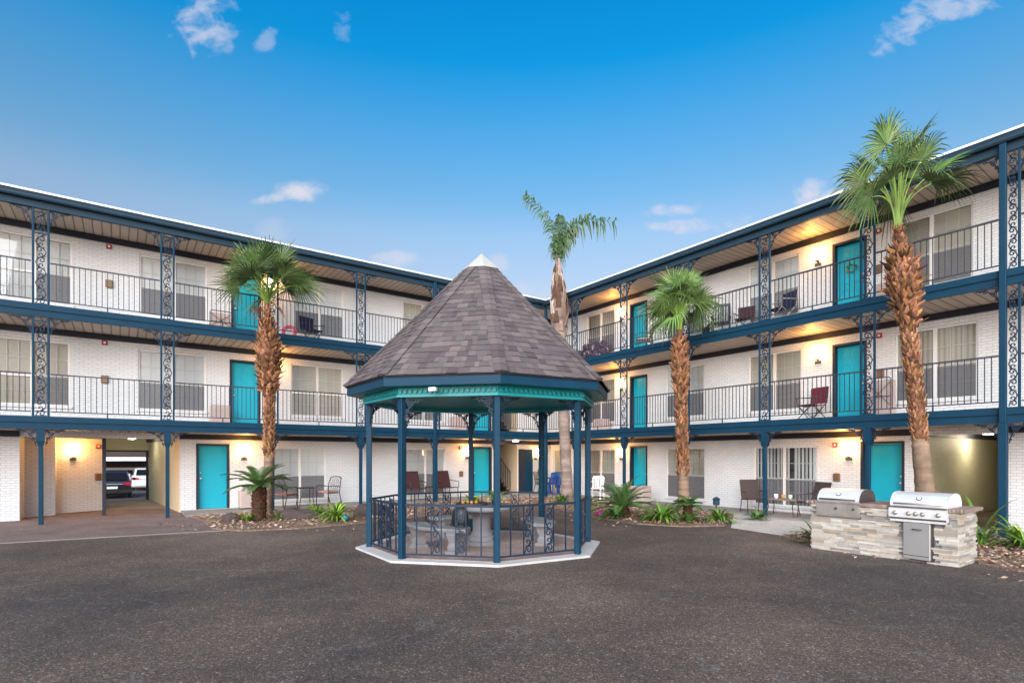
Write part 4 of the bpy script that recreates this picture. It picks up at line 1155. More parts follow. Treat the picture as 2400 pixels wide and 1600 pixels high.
mb = MB(); mb.tube([(-.08, 0, .33), (-.06, 0, .40), (.06, 0, .40), (.08, 0, .33)], .012, 6); mb.build('bag_handle', M['black'], t, True)
# tray and potted plant on the table
t = thing('serving_tray', 'dark oval tray on the stone table', 'tray', (GX-.18, GY-.05, .778))
mb = MB(); mb.lathe([(.24, 0), (.30, .015), (.31, .04), (.295, .04), (.285, .02), (.01, .018)], 24); mb.build('tray_dish', M['brown_metal'], t, True)
mb = MB()
for k in range(4): mb.lathe([(.032*math.cos(a)+.001, .032+.032*math.sin(a)) for a in [-1.4+2.8*q/6 for q in range(7)]], 10, m=Matrix.Translation((-.16+.08*k, rnd(-.08, .08), .02)))
tag(mb.build('fruit', M['orange'], loc=(GX-.18, GY-.05, .778)), 'orange fruit lying in the dark tray', 'fruit')
t = thing('potted_plant', 'small yellow green potted plant on the stone table', 'plant', (GX+.26, GY-.05, .778))
mb = MB(); mb.lathe([(.05, 0), (.075, .09), (.08, .10), (.06, .1)], 12); mb.build('pot', M['pot'], t, True)
cl = clump('x', (0, 0, .09), 26, .26, 90, (1.4, 1.4, .7), Y2, 'foliage'); cl.parent = t
for q in ('label', 'category'): del cl[q]

# ------------------------------------------------------------------ grill island
G0 = Vector((5.56, 10.14, 0)); GA = ANG_R
gi = thing('grill_counter', 'stacked stone barbecue counter with brown flagstone top', 'counter', G0, GA)
GL, GD, GH = 2.17, .80, .83
random.seed(91)
mb = MB(); mb.box(.01, GL-.01, .01, GD-.01, 0, GH); core = mb.build('core', M['cast_stone'], gi)
STC = [(1.25, 1.24, 1.22), (1.1, 1.08, 1.06), (.9, .88, .87), (1.15, 1.06, .95), (1.0, .84, .70), (1.35, 1.34, 1.33), (.74, .72, .71), (1.2, 1.15, 1.1), (1.3, 1.28, 1.25)]
def ledger(x0, x1, fn, skip, dark=1.0):
    mb = MB(); z = 0
    while z < GH-.01:
        h = min(rnd(.022, .048), GH-z); x = x0
        while x < x1-.005:
            w = min(rnd(.08, .38), x1-x)
            if x1-x-w < .05: w = x1-x
            if not any(x+w/2 > a and x+w/2 < b and z+h/2 > c and z+h/2 < d for a, b, c, d in skip):
                dp = rnd(.010, .040); c = random.choice(STC); k = rnd(.85, 1.1)*dark
                mb.box(*fn(x+.0012, x+w-.0012, dp), z+.001, z+h-.001, (c[0]*k, c[1]*k, c[2]*k))
            x += w
        z += h
    return mb
ledger(0, GL, lambda a, b, d: (a, b, -d, .008), [(.11, .80, .62, .9), (1.28, 2.03, .66, .9), (1.49, 1.87, -.1, .66)]).build('stone_veneer', M['stone'], gi)
ledger(0, GD, lambda a, b, d: (GL-.008, GL+d, a, b), []).build('stone_veneer', M['stone'], gi)
ledger(0, GD, lambda a, b, d: (-d, .008, a, b), []).build('stone_veneer', M['stone'], gi)
def slab(x0, x1, y0, y1):
    mb = MB(); n = 10; pts = []
    for i in range(n): pts.append((x0+(x1-x0)*i/n, y0+rnd(-.012, .012)))
    for i in range(4): pts.append((x1+rnd(-.012, .012), y0+(y1-y0)*i/4))
    for i in range(n): pts.append((x1-(x1-x0)*i/n, y1+rnd(-.012, .012)))
    for i in range(4): pts.append((x0+rnd(-.012, .012), y1-(y1-y0)*i/4))
    mb.loft([[(x, y, GH+.002) for x, y in pts], [(x, y, GH+.045) for x, y in pts], [(x*.995+.005*(x0+x1)/2, y*.99+.01*(y0+y1)/2, GH+.055) for x, y in pts]])
    return mb
for a, b, c, d in ((-.07, .10, -.06, .86), (.81, 1.27, -.06, .86), (2.06, 2.26, -.06, .86)): slab(a, b, c, d).build('countertop', M['slab'], gi)
slab(.102, .808, .66, .86).build('countertop', M['slab'], gi); slab(1.272, 2.058, .66, .86).build('countertop', M['slab'], gi)

def gpt(x, y, z=0): return G0 + eR*x + nR*y + Vector((0, 0, z))
def grill(label, x0, x1, worn):
    w = x1-x0; st = M['steel_worn'] if worn else M['steel']
    t = thing('gas_grill', label, 'grill', gpt(x0, 0, GH), GA, 'grills set in the stone counter')
    fy = -.035 if worn else -.085
    mb = MB(); mb.box(0.0, w, fy, .64, -.20 if worn else -.165, .055); mb.box(.02, w-.02, fy-.004, .60, -.215 if worn else -.19, -.166 if not worn else -.201)
    mb.build('grill_body', st if not worn else M['steel_worn'], t)
    # hood: rounded profile
    prof = [(-.02, .058), (-.03, .09), (.0, .16), (.07, .235), (.17, .27), (.36, .275), (.50, .24), (.58, .16), (.60, .058)]
    mb = MB(); mb.loft([[(.012, y, z) for y, z in prof], [(w-.012, y, z) for y, z in prof]], caps=False); hd = mb.build('hood', M['steel'], t)
    mb = MB()
    for a, b in ((.002, .014), (w-.014, w-.002)):
        pr = [(y*1.02-.006, z*1.02-.001) for y, z in prof]
        mb.loft([[(a, y, z) for y, z in pr], [(b, y, z) for y, z in pr]])
    mb.build('hood_end', M['steel_dark'] if worn else st, hd)
    mb = MB(); mb.tube([(.07, -.075, .10), (w-.07, -.075, .10)], .014, 10)
    for x in (.09, w-.09): mb.tube([(x, -.075, .10), (x, -.022, .10)], .012, 6)
    mb.build('handle', M['steel_dark'] if worn else M['steel_worn'], hd, True)
    mb = MB(); m = Matrix.Translation((w*.5, .018, .185)) @ Matrix.Rotation(PI/2-.72, 4, 'X')
    mb.lathe([(.036, -.01), (.036, .012), (.030, .016)], 18, m=m); th = mb.build('thermometer', M['steel_dark'], hd)
    mb = MB(); mb.lathe([(.028, .0165), (.002, .0175)], 18, m=m); mb.build('dial_face', M['white'], hd)
    R90 = Matrix.Rotation(PI/2, 4, 'X')
    kz = -.055
    if not worn:
        for k, fx in enumerate((.12, .36, .48, .60, .86)):
            mb = MB(); mb.lathe([(.036, 0), (.036, .006), (.026, .010), (.024, .038), (.018, .042)], 14, m=Matrix.Translation((w*fx, fy-.001, kz)) @ R90)
            mb.build('knob', M['steel_worn'], t, True)
        mb = MB(); mb.box(.01, w-.01, fy-.012, fy-.003, -.15, -.125); mb.box(.0, w, fy-.02, fy-.003, .035, .055); mb.build('drip_rail', M['steel_dark'], t)
    else:
        mb = MB(); mb.box(.02, w*.70, fy-.006, fy-.001, -.17, .03); mb.box(w*.73, w-.02, fy-.006, fy-.001, -.17, .03); mb.build('front_panel', M['steel_worn'], t)
        for fx in (.47, .86):
            mb = MB(); mb.lathe([(.024, 0), (.020, .01), (.016, .03)], 12, m=Matrix.Translation((w*fx, fy-.007, -.06)) @ R90); mb.build('knob', M['steel_dark'], t, True)
        mb = MB(); mb.box(-.01, w+.01, fy-.02, fy-.0065, -.2, -.175); mb.box(-.01, w+.01, fy-.03, fy-.002, .036, .056); mb.build('drip_rail', M['steel_worn'], t)
grill('older worn stainless grill at the left end of the stone counter', .09, .82, True)
grill('newer shiny stainless grill with a row of knobs on the stone counter', 1.27, 2.06, False)
t = thing('outdoor_fridge', 'small stainless fridge built in below the newer grill', 'fridge', gpt(1.49, -.03, .03), GA)
mb = MB(); mb.box(0, .38, .0, .40, 0, .60); mb.build('fridge_case', M['steel_dark'], t)
mb = MB(); mb.cbox(-.01, .36, -.055, -.004, .02, .60, .006); dr = mb.build('door', M['steel_door'], t, rot=-.07)
mb = MB(); mb.tube([(.13, -.06, .50), (.13, -.085, .50), (.25, -.085, .50), (.25, -.06, .50)], .009, 8); mb.build('handle', M['steel_dark'], dr, True)
mb = MB(); mb.box(.0, .35, -.059, -.0555, .075, .085); mb.build('door_seam', M['steel_dark'], dr)

# ------------------------------------------------------------------ furniture
def rotz(p, a): return (p[0]*math.cos(a)-p[1]*math.sin(a), p[0]*math.sin(a)+p[1]*math.cos(a), p[2] if len(p) > 2 else 0)
def chair(name, label, loc, ang, style, fab, fr_, s=1.0):
    """faces local -y; seat at about .42"""
    t = thing(name, label, 'chair', loc, ang, None); t.scale = (s, s, s)
    w = .27
    mb = MB(); bk = MB(); se = MB()
    if style == 'sling':
        for x in (-w, w):
            mb.tube([(x, -.26, 0), (x, -.24, .40), (x, -.22, .42), (x, .20, .38), (x, .38, .98)], .014, 6)
            mb.tube([(x, .34, 0), (x, .24, .40)], .014, 6)
            mb.tube([(x*1.06, -.26, .40), (x*1.1, -.27, .62), (x*1.1, .0, .64), (x*1.06, .29, .66)], .014, 6)
        mb.tube([(-w, .38, .98), (w, .38, .98)], .014, 6); mb.tube([(-w, -.23, .42), (w, -.23, .42)], .014, 6)
        se.loft([[(-w, -.22, .425), (w, -.22, .425), (w, -.22, .44), (-w, -.22, .44)], [(-w, 0, .385), (w, 0, .385), (w, 0, .40), (-w, 0, .40)], [(-w, .20, .39), (w, .20, .39), (w, .19, .405), (-w, .19, .405)]])
        bk.loft([[(-w, .20, .40), (w, .20, .40), (w, .19, .405), (-w, .19, .405)], [(-w, .29, .68), (w, .29, .68), (w, .275, .685), (-w, .275, .685)], [(-w, .38, .97), (w, .38, .97), (w, .365, .975), (-w, .365, .975)]])
    elif style == 'lattice':
        for x in (-w, w):
            mb.tube([(x, -.26, 0), (x*.98, -.24, .42), (x*1.05, -.25, .64), (x*1.08, -.10, .67), (x*1.02, .25, .62)], .016, 6)
            mb.tube([(x, .36, 0), (x, .24, .42), (x*.98, .30, .75), (x*.85, .36, .92)], .016, 6)
            mb.tube([(x, -.24, .42), (x, .24, .42)], .014, 6)
        mb.tube([(-w*.85, .36, .92), (-w*.4, .37, .95), (w*.4, .37, .95), (w*.85, .36, .92)], .016, 6)
        for k in range(-2, 3):
            bk.tube([(k*.09-.10, .26, .48), (k*.09+.10, .355, .92)], .006, 4); bk.tube([(k*.09+.10, .26, .48), (k*.09-.10, .355, .92)], .006, 4)
        bk.tube([(-w, .255, .48), (w, .255, .48)], .010, 5)
        se.cbox(-.25, .25, -.24, .23, .42, .49, .03)
    elif style == 'camp':
        for x in (-w, w):
            mb.tube([(x, -.25, 0), (x, .26, .48), (x*1.05, .30, .92)], .012, 5); mb.tube([(x, .25, 0), (x, -.24, .42), (x*1.1, -.24, .62)], .012, 5)
            mb.tube([(x*1.1, -.26, .62), (x*1.08, .27, .66)], .016, 5)
        mb.tube([(-w, -.25, .02), (w, -.24, .42)], .010, 5); mb.tube([(w, -.25, .02), (-w, -.24, .42)], .010, 5)
        mb.tube([(-w, .25, .02), (w, .26, .48)], .010, 5); mb.tube([(w, .25, .02), (-w, .26, .48)], .010, 5)
        se.loft([[(-w, -.24, .42), (w, -.24, .42), (w, -.24, .43), (-w, -.24, .43)], [(-w*.9, 0, .37), (w*.9, 0, .37), (w*.9, 0, .38), (-w*.9, 0, .38)], [(-w, .24, .42), (w, .24, .42), (w, .23, .43), (-w, .23, .43)]])
        bk.loft([[(-w, .25, .46), (w, .25, .46), (w, .235, .46), (-w, .235, .46)], [(-w, .31, .70), (w, .31, .70), (w, .295, .70), (-w, .295, .70)], [(-w*1.04, .31, .93), (w*1.04, .31, .93), (w*1.04, .295, .93), (-w*1.04, .295, .93)]])
    elif style == 'rocker':
        for x in (-w, w):
            mb.tube([(x, -.38+.76*k/8, .10*((k/4-1)**2)) for k in range(9)], .018, 6)
            mb.tube([(x, -.22, .03), (x, -.22, .62)], .018, 6); mb.tube([(x, .22, .03), (x, .24, .45), (x*.95, .40, 1.12)], .018, 6)
            mb.box(x-.035, x+.035, -.27, .28, .62, .645)
        for k in range(6): bk.box(-.22+.08*k, -.17+.08*k, -.012, .012, 0, .66, m=Matrix.Translation((0, .26, .48)) @ Matrix.Rotation(-.22, 4, 'X'))
        bk.box(-.27, .27, -.016, .016, .62, .72, m=Matrix.Translation((0, .265, .48)) @ Matrix.Rotation(-.22, 4, 'X'))
        for k in range(6): se.box(-.26, .26, -.25+.085*k, -.18+.085*k, .42, .44)
    elif style == 'plastic':
        for x in (-.22, .22):
            mb.loft([[(x-.03, -.24, 0), (x+.03, -.24, 0), (x+.03, -.20, 0), (x-.03, -.20, 0)], [(x-.02, -.22, .40), (x+.02, -.22, .40), (x+.02, -.19, .40), (x-.02, -.19, .40)], [(x*1.15-.025, -.20, .64), (x*1.15+.025, -.20, .64), (x*1.15+.025, -.16, .64), (x*1.15-.025, -.16, .64)]])
            mb.loft([[(x-.03, .28, 0), (x+.03, .28, 0), (x+.03, .24, 0), (x-.03, .24, 0)], [(x-.02, .22, .42), (x+.02, .22, .42), (x+.02, .19, .42), (x-.02, .19, .42)]])
            mb.cbox(x*1.15-.03, x*1.15+.03, -.22, .26, .64, .665, .008)
        se.loft([[(-.23, -.24, .40), (.23, -.24, .40), (.23, -.24, .425), (-.23, -.24, .425)], [(-.22, .2, .38), (.22, .2, .38), (.22, .2, .405), (-.22, .2, .405)]])
        for k in range(5):
            x = -.19+.095*k; bk.loft([[(x-.032, .19, .40), (x+.032, .19, .40), (x+.032, .21, .40), (x-.032, .21, .40)], [(x*1.05-.034, .27, .80), (x*1.05+.034, .27, .80), (x*1.05+.034, .29, .80), (x*1.05-.034, .29, .80)]])
        bk.loft([[(-.25, .265, .78), (.25, .265, .78), (.25, .30, .78), (-.25, .30, .78)], [(-.19, .285, .88), (.19, .285, .88), (.19, .31, .88), (-.19, .31, .88)]])
    mb.build('frame', fr_, t, style in ('sling', 'lattice', 'camp'))
    se.build('seat', fab, t); bk.build('backrest', fr_ if style == 'lattice' else fab, t)
    return t
def side_table(label, loc, ang, w, d, h, mat, top, group=None):
    t = thing('patio_table', label, 'table', loc, ang, group)
    mb = MB(); mb.cbox(-w/2, w/2, -d/2, d/2, h-.035, h, .01); mb.build('tabletop', top, t)
    for sx in (-1, 1):
        for sy in (-1, 1):
            mb = MB(); mb.tube([(sx*(w/2-.04), sy*(d/2-.04), h-.036), (sx*(w/2-.06), sy*(d/2-.06), h*.5), (sx*(w/2-.02), sy*(d/2-.02), 0)], .013, 6); mb.build('leg', mat, t)
Z0 = .056
B = M['brown_metal']
# ground floor, left wing
chair('patio_chair', 'dark metal patio chair with pink cushion nearest the palm trunk', WL(4.25, .55, Z0), ANG_L-.9+PI, 'lattice', M['cushion'], B)
chair('patio_chair', 'dark metal lattice back chair with pink cushion, right of the small metal table', WL(5.65, .7, Z0), ANG_L-1.1, 'lattice', M['cushion'], B)
side_table('small dark metal table between the two cushioned patio chairs', WL(4.95, .85, Z0), ANG_L, .5, .5, .62, B, B)
chair('patio_chair', 'maroon sling chair left of the navy post, seen through the gazebo', WL(8.85, .75, Z0), ANG_L, 'sling', M['maroon'], B, 1.08)
chair('patio_chair', 'maroon sling chair right of the navy post, seen through the gazebo', WL(10.2, .75, Z0), ANG_L+.1, 'sling', M['maroon'], B, 1.08)
side_table('small dark table between the maroon sling chairs', WL(9.55, .8, Z0), ANG_L, .42, .42, .5, B, B)
# ground floor, right wing
chair('patio_chair', 'dark brown sling chair left of the ground floor navy column', WR(8.85, .55, Z0), ANG_R+.9, 'sling', M['sling'], B, .95)
chair('patio_chair', 'dark brown sling chair partly behind the left end of the stone counter', WR(10.5, .6, Z0), ANG_R-.35, 'sling', M['sling'], B, .95)
side_table('low table with cups between the dark brown sling chairs', WR(9.75, .5, Z0), ANG_R, .8, .42, .46, B, M['slab'])
for dx, m_, lab in ((-.2, M['white'], 'small white cup on the low table'), (.0, M['orange'], 'small orange cup on the low table'), (.2, M['paleglass'], 'small pale green cup on the low table')):
    mb = MB(); mb.lathe([(.035, 0), (.05, .02), (.055, .12), (.048, .12), (.04, .03), (.01, .02)], 12)
    tag(mb.build('cup', m_, loc=WR(9.75+dx, .5, Z0+.461), smooth=True), lab, 'cup')
chair('adirondack_chair', 'bright blue plastic chair left of the feather palm trunk', WR(.1, .7, Z0), ANG_R+.3, 'plastic', M['blueplastic'], M['blueplastic'], 1.1)
chair('patio_chair', 'second blue chair beside the corner post near the stairs', WR(-.75, .8, Z0), ANG_R, 'plastic', M['blueplastic'], M['blueplastic'], 1.05)
chair('patio_chair', 'black metal chair by the wall in the inner corner near the stairs', WL(15.0, .9, Z0), ANG_L+.5, 'lattice', M['sling'], M['black'])
chair('plastic_chair', 'white plastic chair left of the bushy sago palm', WR(2.6, .35, Z0), ANG_R+.5, 'plastic', M['whiteplastic'], M['whiteplastic'])
# third floor, right wing
z3, z2 = FZ[2]+.002, FZ[1]+.002
chair('rocking_chair', 'black rocking chair on the third floor balcony', WR(7.66, .75, z3), ANG_R+.5, 'rocker', M['black'], M['black'], .92)
chair('folding_chair', 'maroon folding chair beside the black rocking chair', WR(8.45, .75, z3), ANG_R+.3, 'camp', M['maroon'], B, .85)
chair('folding_chair', 'navy folding camp chair with tilted back on the third floor', WR(9.6, .7, z3), ANG_R-.3, 'camp', M['navyfab'], M['steel_worn'], .98)
chair('folding_chair', 'burgundy folding chair on the second floor left of the teal door', WR(10.45, .65, z2), ANG_R-.3, 'camp', M['burgundy'], B, .95)
chair('patio_chair', 'black armchair on the third floor below the slat blind window', WL(5.15, .8, z3), ANG_L+.4, 'camp', M['navyfab'], M['black'], .95)
chair('patio_chair', 'brown lattice back chair beside the third floor teal door near the corner', WR(4.5, .85, z3), ANG_R-1.0, 'lattice', M['beige'], B, .95)
# floral sofa
t = thing('patio_sofa', 'sofa under a dark floral throw on the third floor balcony', 'sofa', WR(1.75, .85, z3), ANG_R)
mb = MB(); mb.cbox(-.65, .65, -.32, .30, .15, .42, .05); mb.build('seat', M['floral'], t)
mb = MB(); mb.cbox(-.65, .65, .12, .34, .42, .84, .06); mb.build('backrest', M['floral'], t)
for s in (-1, 1):
    mb = MB(); mb.cbox(s*.70-.07, s*.70+.07, -.32, .34, .10, .60, .04); mb.build('armrest', M['floral'], t)
    for yy in (-.26, .26):
        mb = MB(); mb.box(s*.60-.025, s*.60+.025, yy-.025, yy+.025, 0, .15); mb.build('leg', M['black'], t)
# wall air conditioners
def cooler(label, loc, ang, w, h, d, cage=False):
    t = thing('air_conditioner', label, 'air conditioner', loc, ang, 'boxy air conditioners by the doors')
    mb = MB(); mb.cbox(-w/2, w/2, -d/2, d/2, .03, h, .012); mb.build('casing', M['beige'], t)
    mb = MB()
    for k in range(int((h-.16)/.045)): mb.box(-w/2+.06, w/2-.06, -d/2-.008, -d/2-.001, .10+.045*k, .115+.045*k)
    mb.build('grille', M['beige'], t)
    mb = MB()
    for sx in (-1, 1):
        for sy in (-1, 1): mb.box(sx*(w/2-.06)-.03, sx*(w/2-.06)+.03, sy*(d/2-.06)-.03, sy*(d/2-.06)+.03, 0, .029)
    mb.build('feet', M['black'], t)
    if cage:
        mb = MB(); y = -d/2-.035; W = w/2+.03
        mb.tube([(-W, y, 0), (-W, y, h+.0), (-W+.04, y, h+.05), (W-.04, y, h+.05), (W, y, h), (W, y, 0)], .013, 5)
        mb.tube([(-W, y, h*.55), (W, y, h*.55)], .009, 4); mb.tube([(0, y, 0), (0, y, h+.05)], .008, 4)
        mb.tube([(-W, y, h*.3), (W, y, h*.95)], .008, 4); mb.tube([(-W, y, h*.95), (W, y, h*.3)], .008, 4)
        mb.build('guard', B, t)
cooler('beige air conditioner with brown guard beside the third floor door, left wing', WL(2.5, 1.15, z3), ANG_L, .52, .62, .35, True)
cooler('beige air conditioner beside the second floor door, left wing', WL(2.5, 1.15, z2), ANG_L, .52, .58, .35)
cooler('beige air conditioner on the ground behind the shaggy sago palm', WL(3.3, 1.1, Z0), ANG_L, .55, .56, .4)
cooler('beige air conditioner on the second floor seen under the gazebo eave', WL(10.9, 1.15, z2), ANG_L, .55, .58, .35)
cooler('tall beige air conditioner with brown guard beside the second floor door, right wing', WR(11.95, 1.1, z2), ANG_R, .48, .92, .35, True)
cooler('boxy pale air conditioner on the ground right of the bushy sago palm', WR(4.55, .6, Z0), ANG_R, .58, .58, .5)
cooler('low beige air conditioner under the small second floor window near the corner', WR(2.05, 1.15, z2), ANG_R, .6, .5, .35)
cooler('beige air conditioner half hidden by the tall palm on the third floor', WR(12.1, 1.1, z3), ANG_R, .5, .56, .35)
# balcony odds and ends
t = thing('toy_ring', 'pink plastic ring toy on the third floor balcony behind the palm', 'toy', WL(4.42, .7, z3))
mb = MB(); mb.tube([(.19*math.cos(a), .05*math.sin(a*2), .22+.19*math.sin(a)) for a in [2*PI*k/20 for k in range(21)]], .055, 8); mb.build('ring', M['pink'], t, True)
mb = MB(); mb.cbox(-.09, .09, -.05, .05, 0, .05, .01); mb.build('ring_foot', M['white'], t)
t = thing('potted_plant', 'black leafed potted plant left of the rocking chair', 'plant', WR(7.15, .7, z3))
mb = MB(); mb.lathe([(.09, 0), (.13, .2), (.135, .22), (.10, .22)], 12); mb.build('pot', M['pot'], t, True)
cl = clump('x', (0, 0, .2), 24, .38, 95, (.3, .4, .3), None, 'foliage'); cl.parent = t
for q in ('label', 'category'): del cl[q]
t = thing('door_wreath', 'small green wreath hanging on the third floor teal door', 'wreath', WR(11.03, WY+.13, FZ[2]+1.35), ANG_R)
mb = MB(); random.seed(5)
for k in range(90):
    a = rnd(0, 2*PI); r = rnd(.08, .14); mb.quad(*[(r*math.cos(a)+rnd(-.03, .03), rnd(-.03, .02), r*math.sin(a)+rnd(-.03, .03)) for _ in range(4)], col=(rnd(.8, 1.6), rnd(1, 1.8), .7))
mb.build('wreath_leaves', M['strap'], t)
t = thing('lantern', 'small dark lantern on a stake before the white wall', 'lantern', (5.45, 14.6, .03))
mb = MB(); mb.box(-.012, .012, -.012, .012, 0, .36); mb.build('stake', M['black'], t)
mb = MB(); mb.lathe([(.07, .36), (.09, .38), (.09, .50), (.11, .52), (.03, .58)], 8); mb.build('lantern_head', M['slate'], t)

# ------------------------------------------------------------------ parking beyond the passage
def car(label, loc, ang, paint, tall=1.0):
    t = thing('parked_car', label, 'car', loc, ang)
    h = tall
    sec = [(-2.2, .36, .80*h, .84), (-2.12, .25, 1.02*h, .90), (-1.9, .22, 1.08*h, .92), (1.0, .22, 1.02*h, .92), (1.9, .24, .88*h, .88), (2.2, .36, .7*h, .78)]
    mb = MB()
    rings = []
    for x, z0, z1, w in sec: rings.append([(-w, x, z0+.12), (-w*.9, x, z0), (w*.9, x, z0), (w, x, z0+.12), (w, x, z1-.12), (w*.93, x, z1), (-w*.93, x, z1), (-w, x, z1-.12)])
    mb.loft(rings)
    cab = [(-2.0, 1.05*h, .84), (-1.55, 1.58*h, .70), (-.2, 1.62*h, .72), (.55, 1.52*h, .70), (1.15, 1.0*h, .84)]
    mb.loft([[(-.84, -2.02, 1.04*h), (.84, -2.02, 1.04*h), (.86, 1.2, .98*h), (-.86, 1.2, .98*h)], [(-.69, -1.58, 1.58*h), (.69, -1.58, 1.58*h), (.70, .5, 1.54*h), (-.70, .5, 1.54*h)], [(-.62, -1.45, 1.63*h), (.62, -1.45, 1.63*h), (.64, .35, 1.59*h), (-.64, .35, 1.59*h)]])
    mb.build('body', paint, t)
    mb = MB(); mb.quad((-.68, -1.985, 1.12*h), (.68, -1.985, 1.12*h), (.60, -1.63, 1.54*h), (-.60, -1.63, 1.54*h)); o = mb.build('rear_window', M['carglass'], t)
    o.location = (0, -.03, .0)
    for s in (-1, 1):
        mb = MB(); mb.loft([[(s*.87, -2.22, .78*h), (s*.50, -2.23, .84*h), (s*.50, -2.23, .93*h), (s*.87, -2.20, .98*h)], [(s*.935, -1.85, .82*h), (s*.5, -2.10, .84*h), (s*.5, -2.10, .93*h), (s*.935, -1.85, 1.0*h)]]); mb.build('tail_light', M['taillight'], t)
        mb = MB(); mb.cbox(s*1.02-.09, s*1.02+.09, .55, .63, 1.02*h, 1.17*h, .02); mb.build('mirror', paint, t)
        mb = MB(); mb.quad((s*.855, -1.6, 1.12*h), (s*.86, .9, 1.08*h), (s*.735, .4, 1.5*h), (s*.735, -1.4, 1.52*h)); mb.build('side_window', M['carglass'], t)
        for y in (-1.4, 1.4):
            mb = MB(); mb.lathe([(.2, -.1), (.33, -.09), (.34, 0), (.33, .09), (.2, .1)], 18, m=Matrix.Translation((s*.82, y, .34)) @ Matrix.Rotation(PI/2, 4, 'Y')); wh = mb.build('wheel', M['tyre'], t)
            mb = MB(); mb.lathe([(.19, -.105), (.19, .105)], 14, m=Matrix.Translation((s*.82, y, .34)) @ Matrix.Rotation(PI/2, 4, 'Y')); mb.build('rim', M['steel_worn'], wh)
    mb = MB(); mb.cbox(-.90, .90, -2.27, -2.10, .32, .56, .03); mb.build('bumper', M['black'] if paint is not M['carwhite'] else paint, t)
    mb = MB(); mb.box(-.26, .26, -2.285, -2.272, .60, .74); mb.build('licence_plate', M['white'], t)
    mb = MB(); mb.box(-.5, .5, -2.252, -2.215, .86*h, .885*h); mb.build('chrome_strip', M['steel'], t)
car('dark hatchback seen from behind through the car passage', WL(-.28, 24.7, LOT), ANG_L-.03, M['carpaint'])
car('white car parked beyond the dark hatchback', WL(1.62, 33.2, LOT), ANG_L+.02, M['carwhite'], 1.0)
cp = thing('carport', 'long dark carport with pale beam beyond the car passage', 'carport', WL(0, 38, LOT), ANG_L)
mb = MB(); mb.box(-16, 16, -1, 9, 2.48, 2.62); mb.build('roof', M['brown_metal'], cp)
mb = MB(); mb.box(-16, 16, -1.1, -1.0, 2.14, 2.46); mb.build('beam', M['white'], cp)
for x in range(-14, 15, 4):
    mb = MB(); mb.cbox(x-.08, x+.08, -.9, -.74, 0, 2.47, .01); mb.build('post', M['frame'], cp)
mb = MB(); mb.box(-18, 18, 9, 9.2, 0, 6.0); mb.build('back_wall', M['brown_metal'], cp)
fe = thing('rail_fence', 'pale rail fence under the carport beyond the parked cars', 'fence', WL(0, 43, LOT), ANG_L)
mb = MB(); mb.box(-14, 14, -.05, .05, 1.28, 1.50); mb.build('rail', M['white'], fe)
for x in range(-13, 14, 3):
    mb = MB(); mb.cbox(x-.06, x+.06, .051, .15, 0, 1.5, .008); mb.build('post', M['frame'], fe)

# ------------------------------------------------------------------ camera, sky, sun
cam = bpy.data.cameras.new('camera'); co = bpy.data.objects.new('camera', cam); COL.objects.link(co)
co.location = (0, 0, CAMH); co.rotation_euler = (PI/2, 0, 0)
cam.sensor_width = 36; cam.lens = 36*f_px/2400; cam.shift_y = (HORIZ-800)/2400; cam.clip_end = 3000; cam.clip_start = .05
SC.camera = co

SUN_EL, SUN_AZ = math.radians(17), math.radians(190)     # azimuth clockwise from +y: low behind the viewer
sun = bpy.data.lights.new('sun', 'SUN'); so = bpy.data.objects.new('sun', sun); COL.objects.link(so)
sun.energy = 4.4; sun.angle = math.radians(75); sun.color = (.97, .975, 1)
d = Vector((math.sin(SUN_AZ)*math.cos(SUN_EL), math.cos(SUN_AZ)*math.cos(SUN_EL), math.sin(SUN_EL)))
so.rotation_euler = d.to_track_quat('Z', 'Y').to_euler(); so.location = (0, -20, 30)

W = bpy.data.worlds.new('World'); SC.world = W; W.use_nodes = True
nt = W.node_tree; bgn = nt.nodes['Background']
EXPO = .85; K = 2**EXPO
sky = nt.nodes.new('ShaderNodeTexSky'); sky.sky_type = 'NISHITA'; sky.sun_disc = False
sky.sun_elevation = SUN_EL; sky.sun_rotation = SUN_AZ
tcw = nt.nodes.new('ShaderNodeTexCoord'); sep = nt.nodes.new('ShaderNodeSeparateXYZ'); nt.links.new(tcw.outputs['Generated'], sep.inputs[0])
# deep evening blue overhead, pale at the horizon
tint = ramp(nt, sep.outputs[2], [(p, tuple(c/3/K for c in col)) for p, col in [
    (0, (1.3, 1.25, 1.6)), (.172, (1.75, 1.43, 1.42)), (.283, (2.10, 1.79, 1.66)), (.367, (1.90, 1.98, 2.01)), (.423, (1.23, 1.93, 2.15)),
    (.511, (.62, 1.93, 2.48)), (.582, (.06, 1.84, 2.70)), (.66, (.03, 1.72, 2.75)), (.85, (1.2, 1.7, 2.1))]])
skc = mixc(nt, 1, sky.outputs[0], tint, 'MULTIPLY')
vm = nt.nodes.new('ShaderNodeVectorMath'); vm.operation = 'SCALE'; nt.links.new(skc, vm.inputs[0]); vm.inputs['Scale'].default_value = 3
skc = vm.outputs[0]
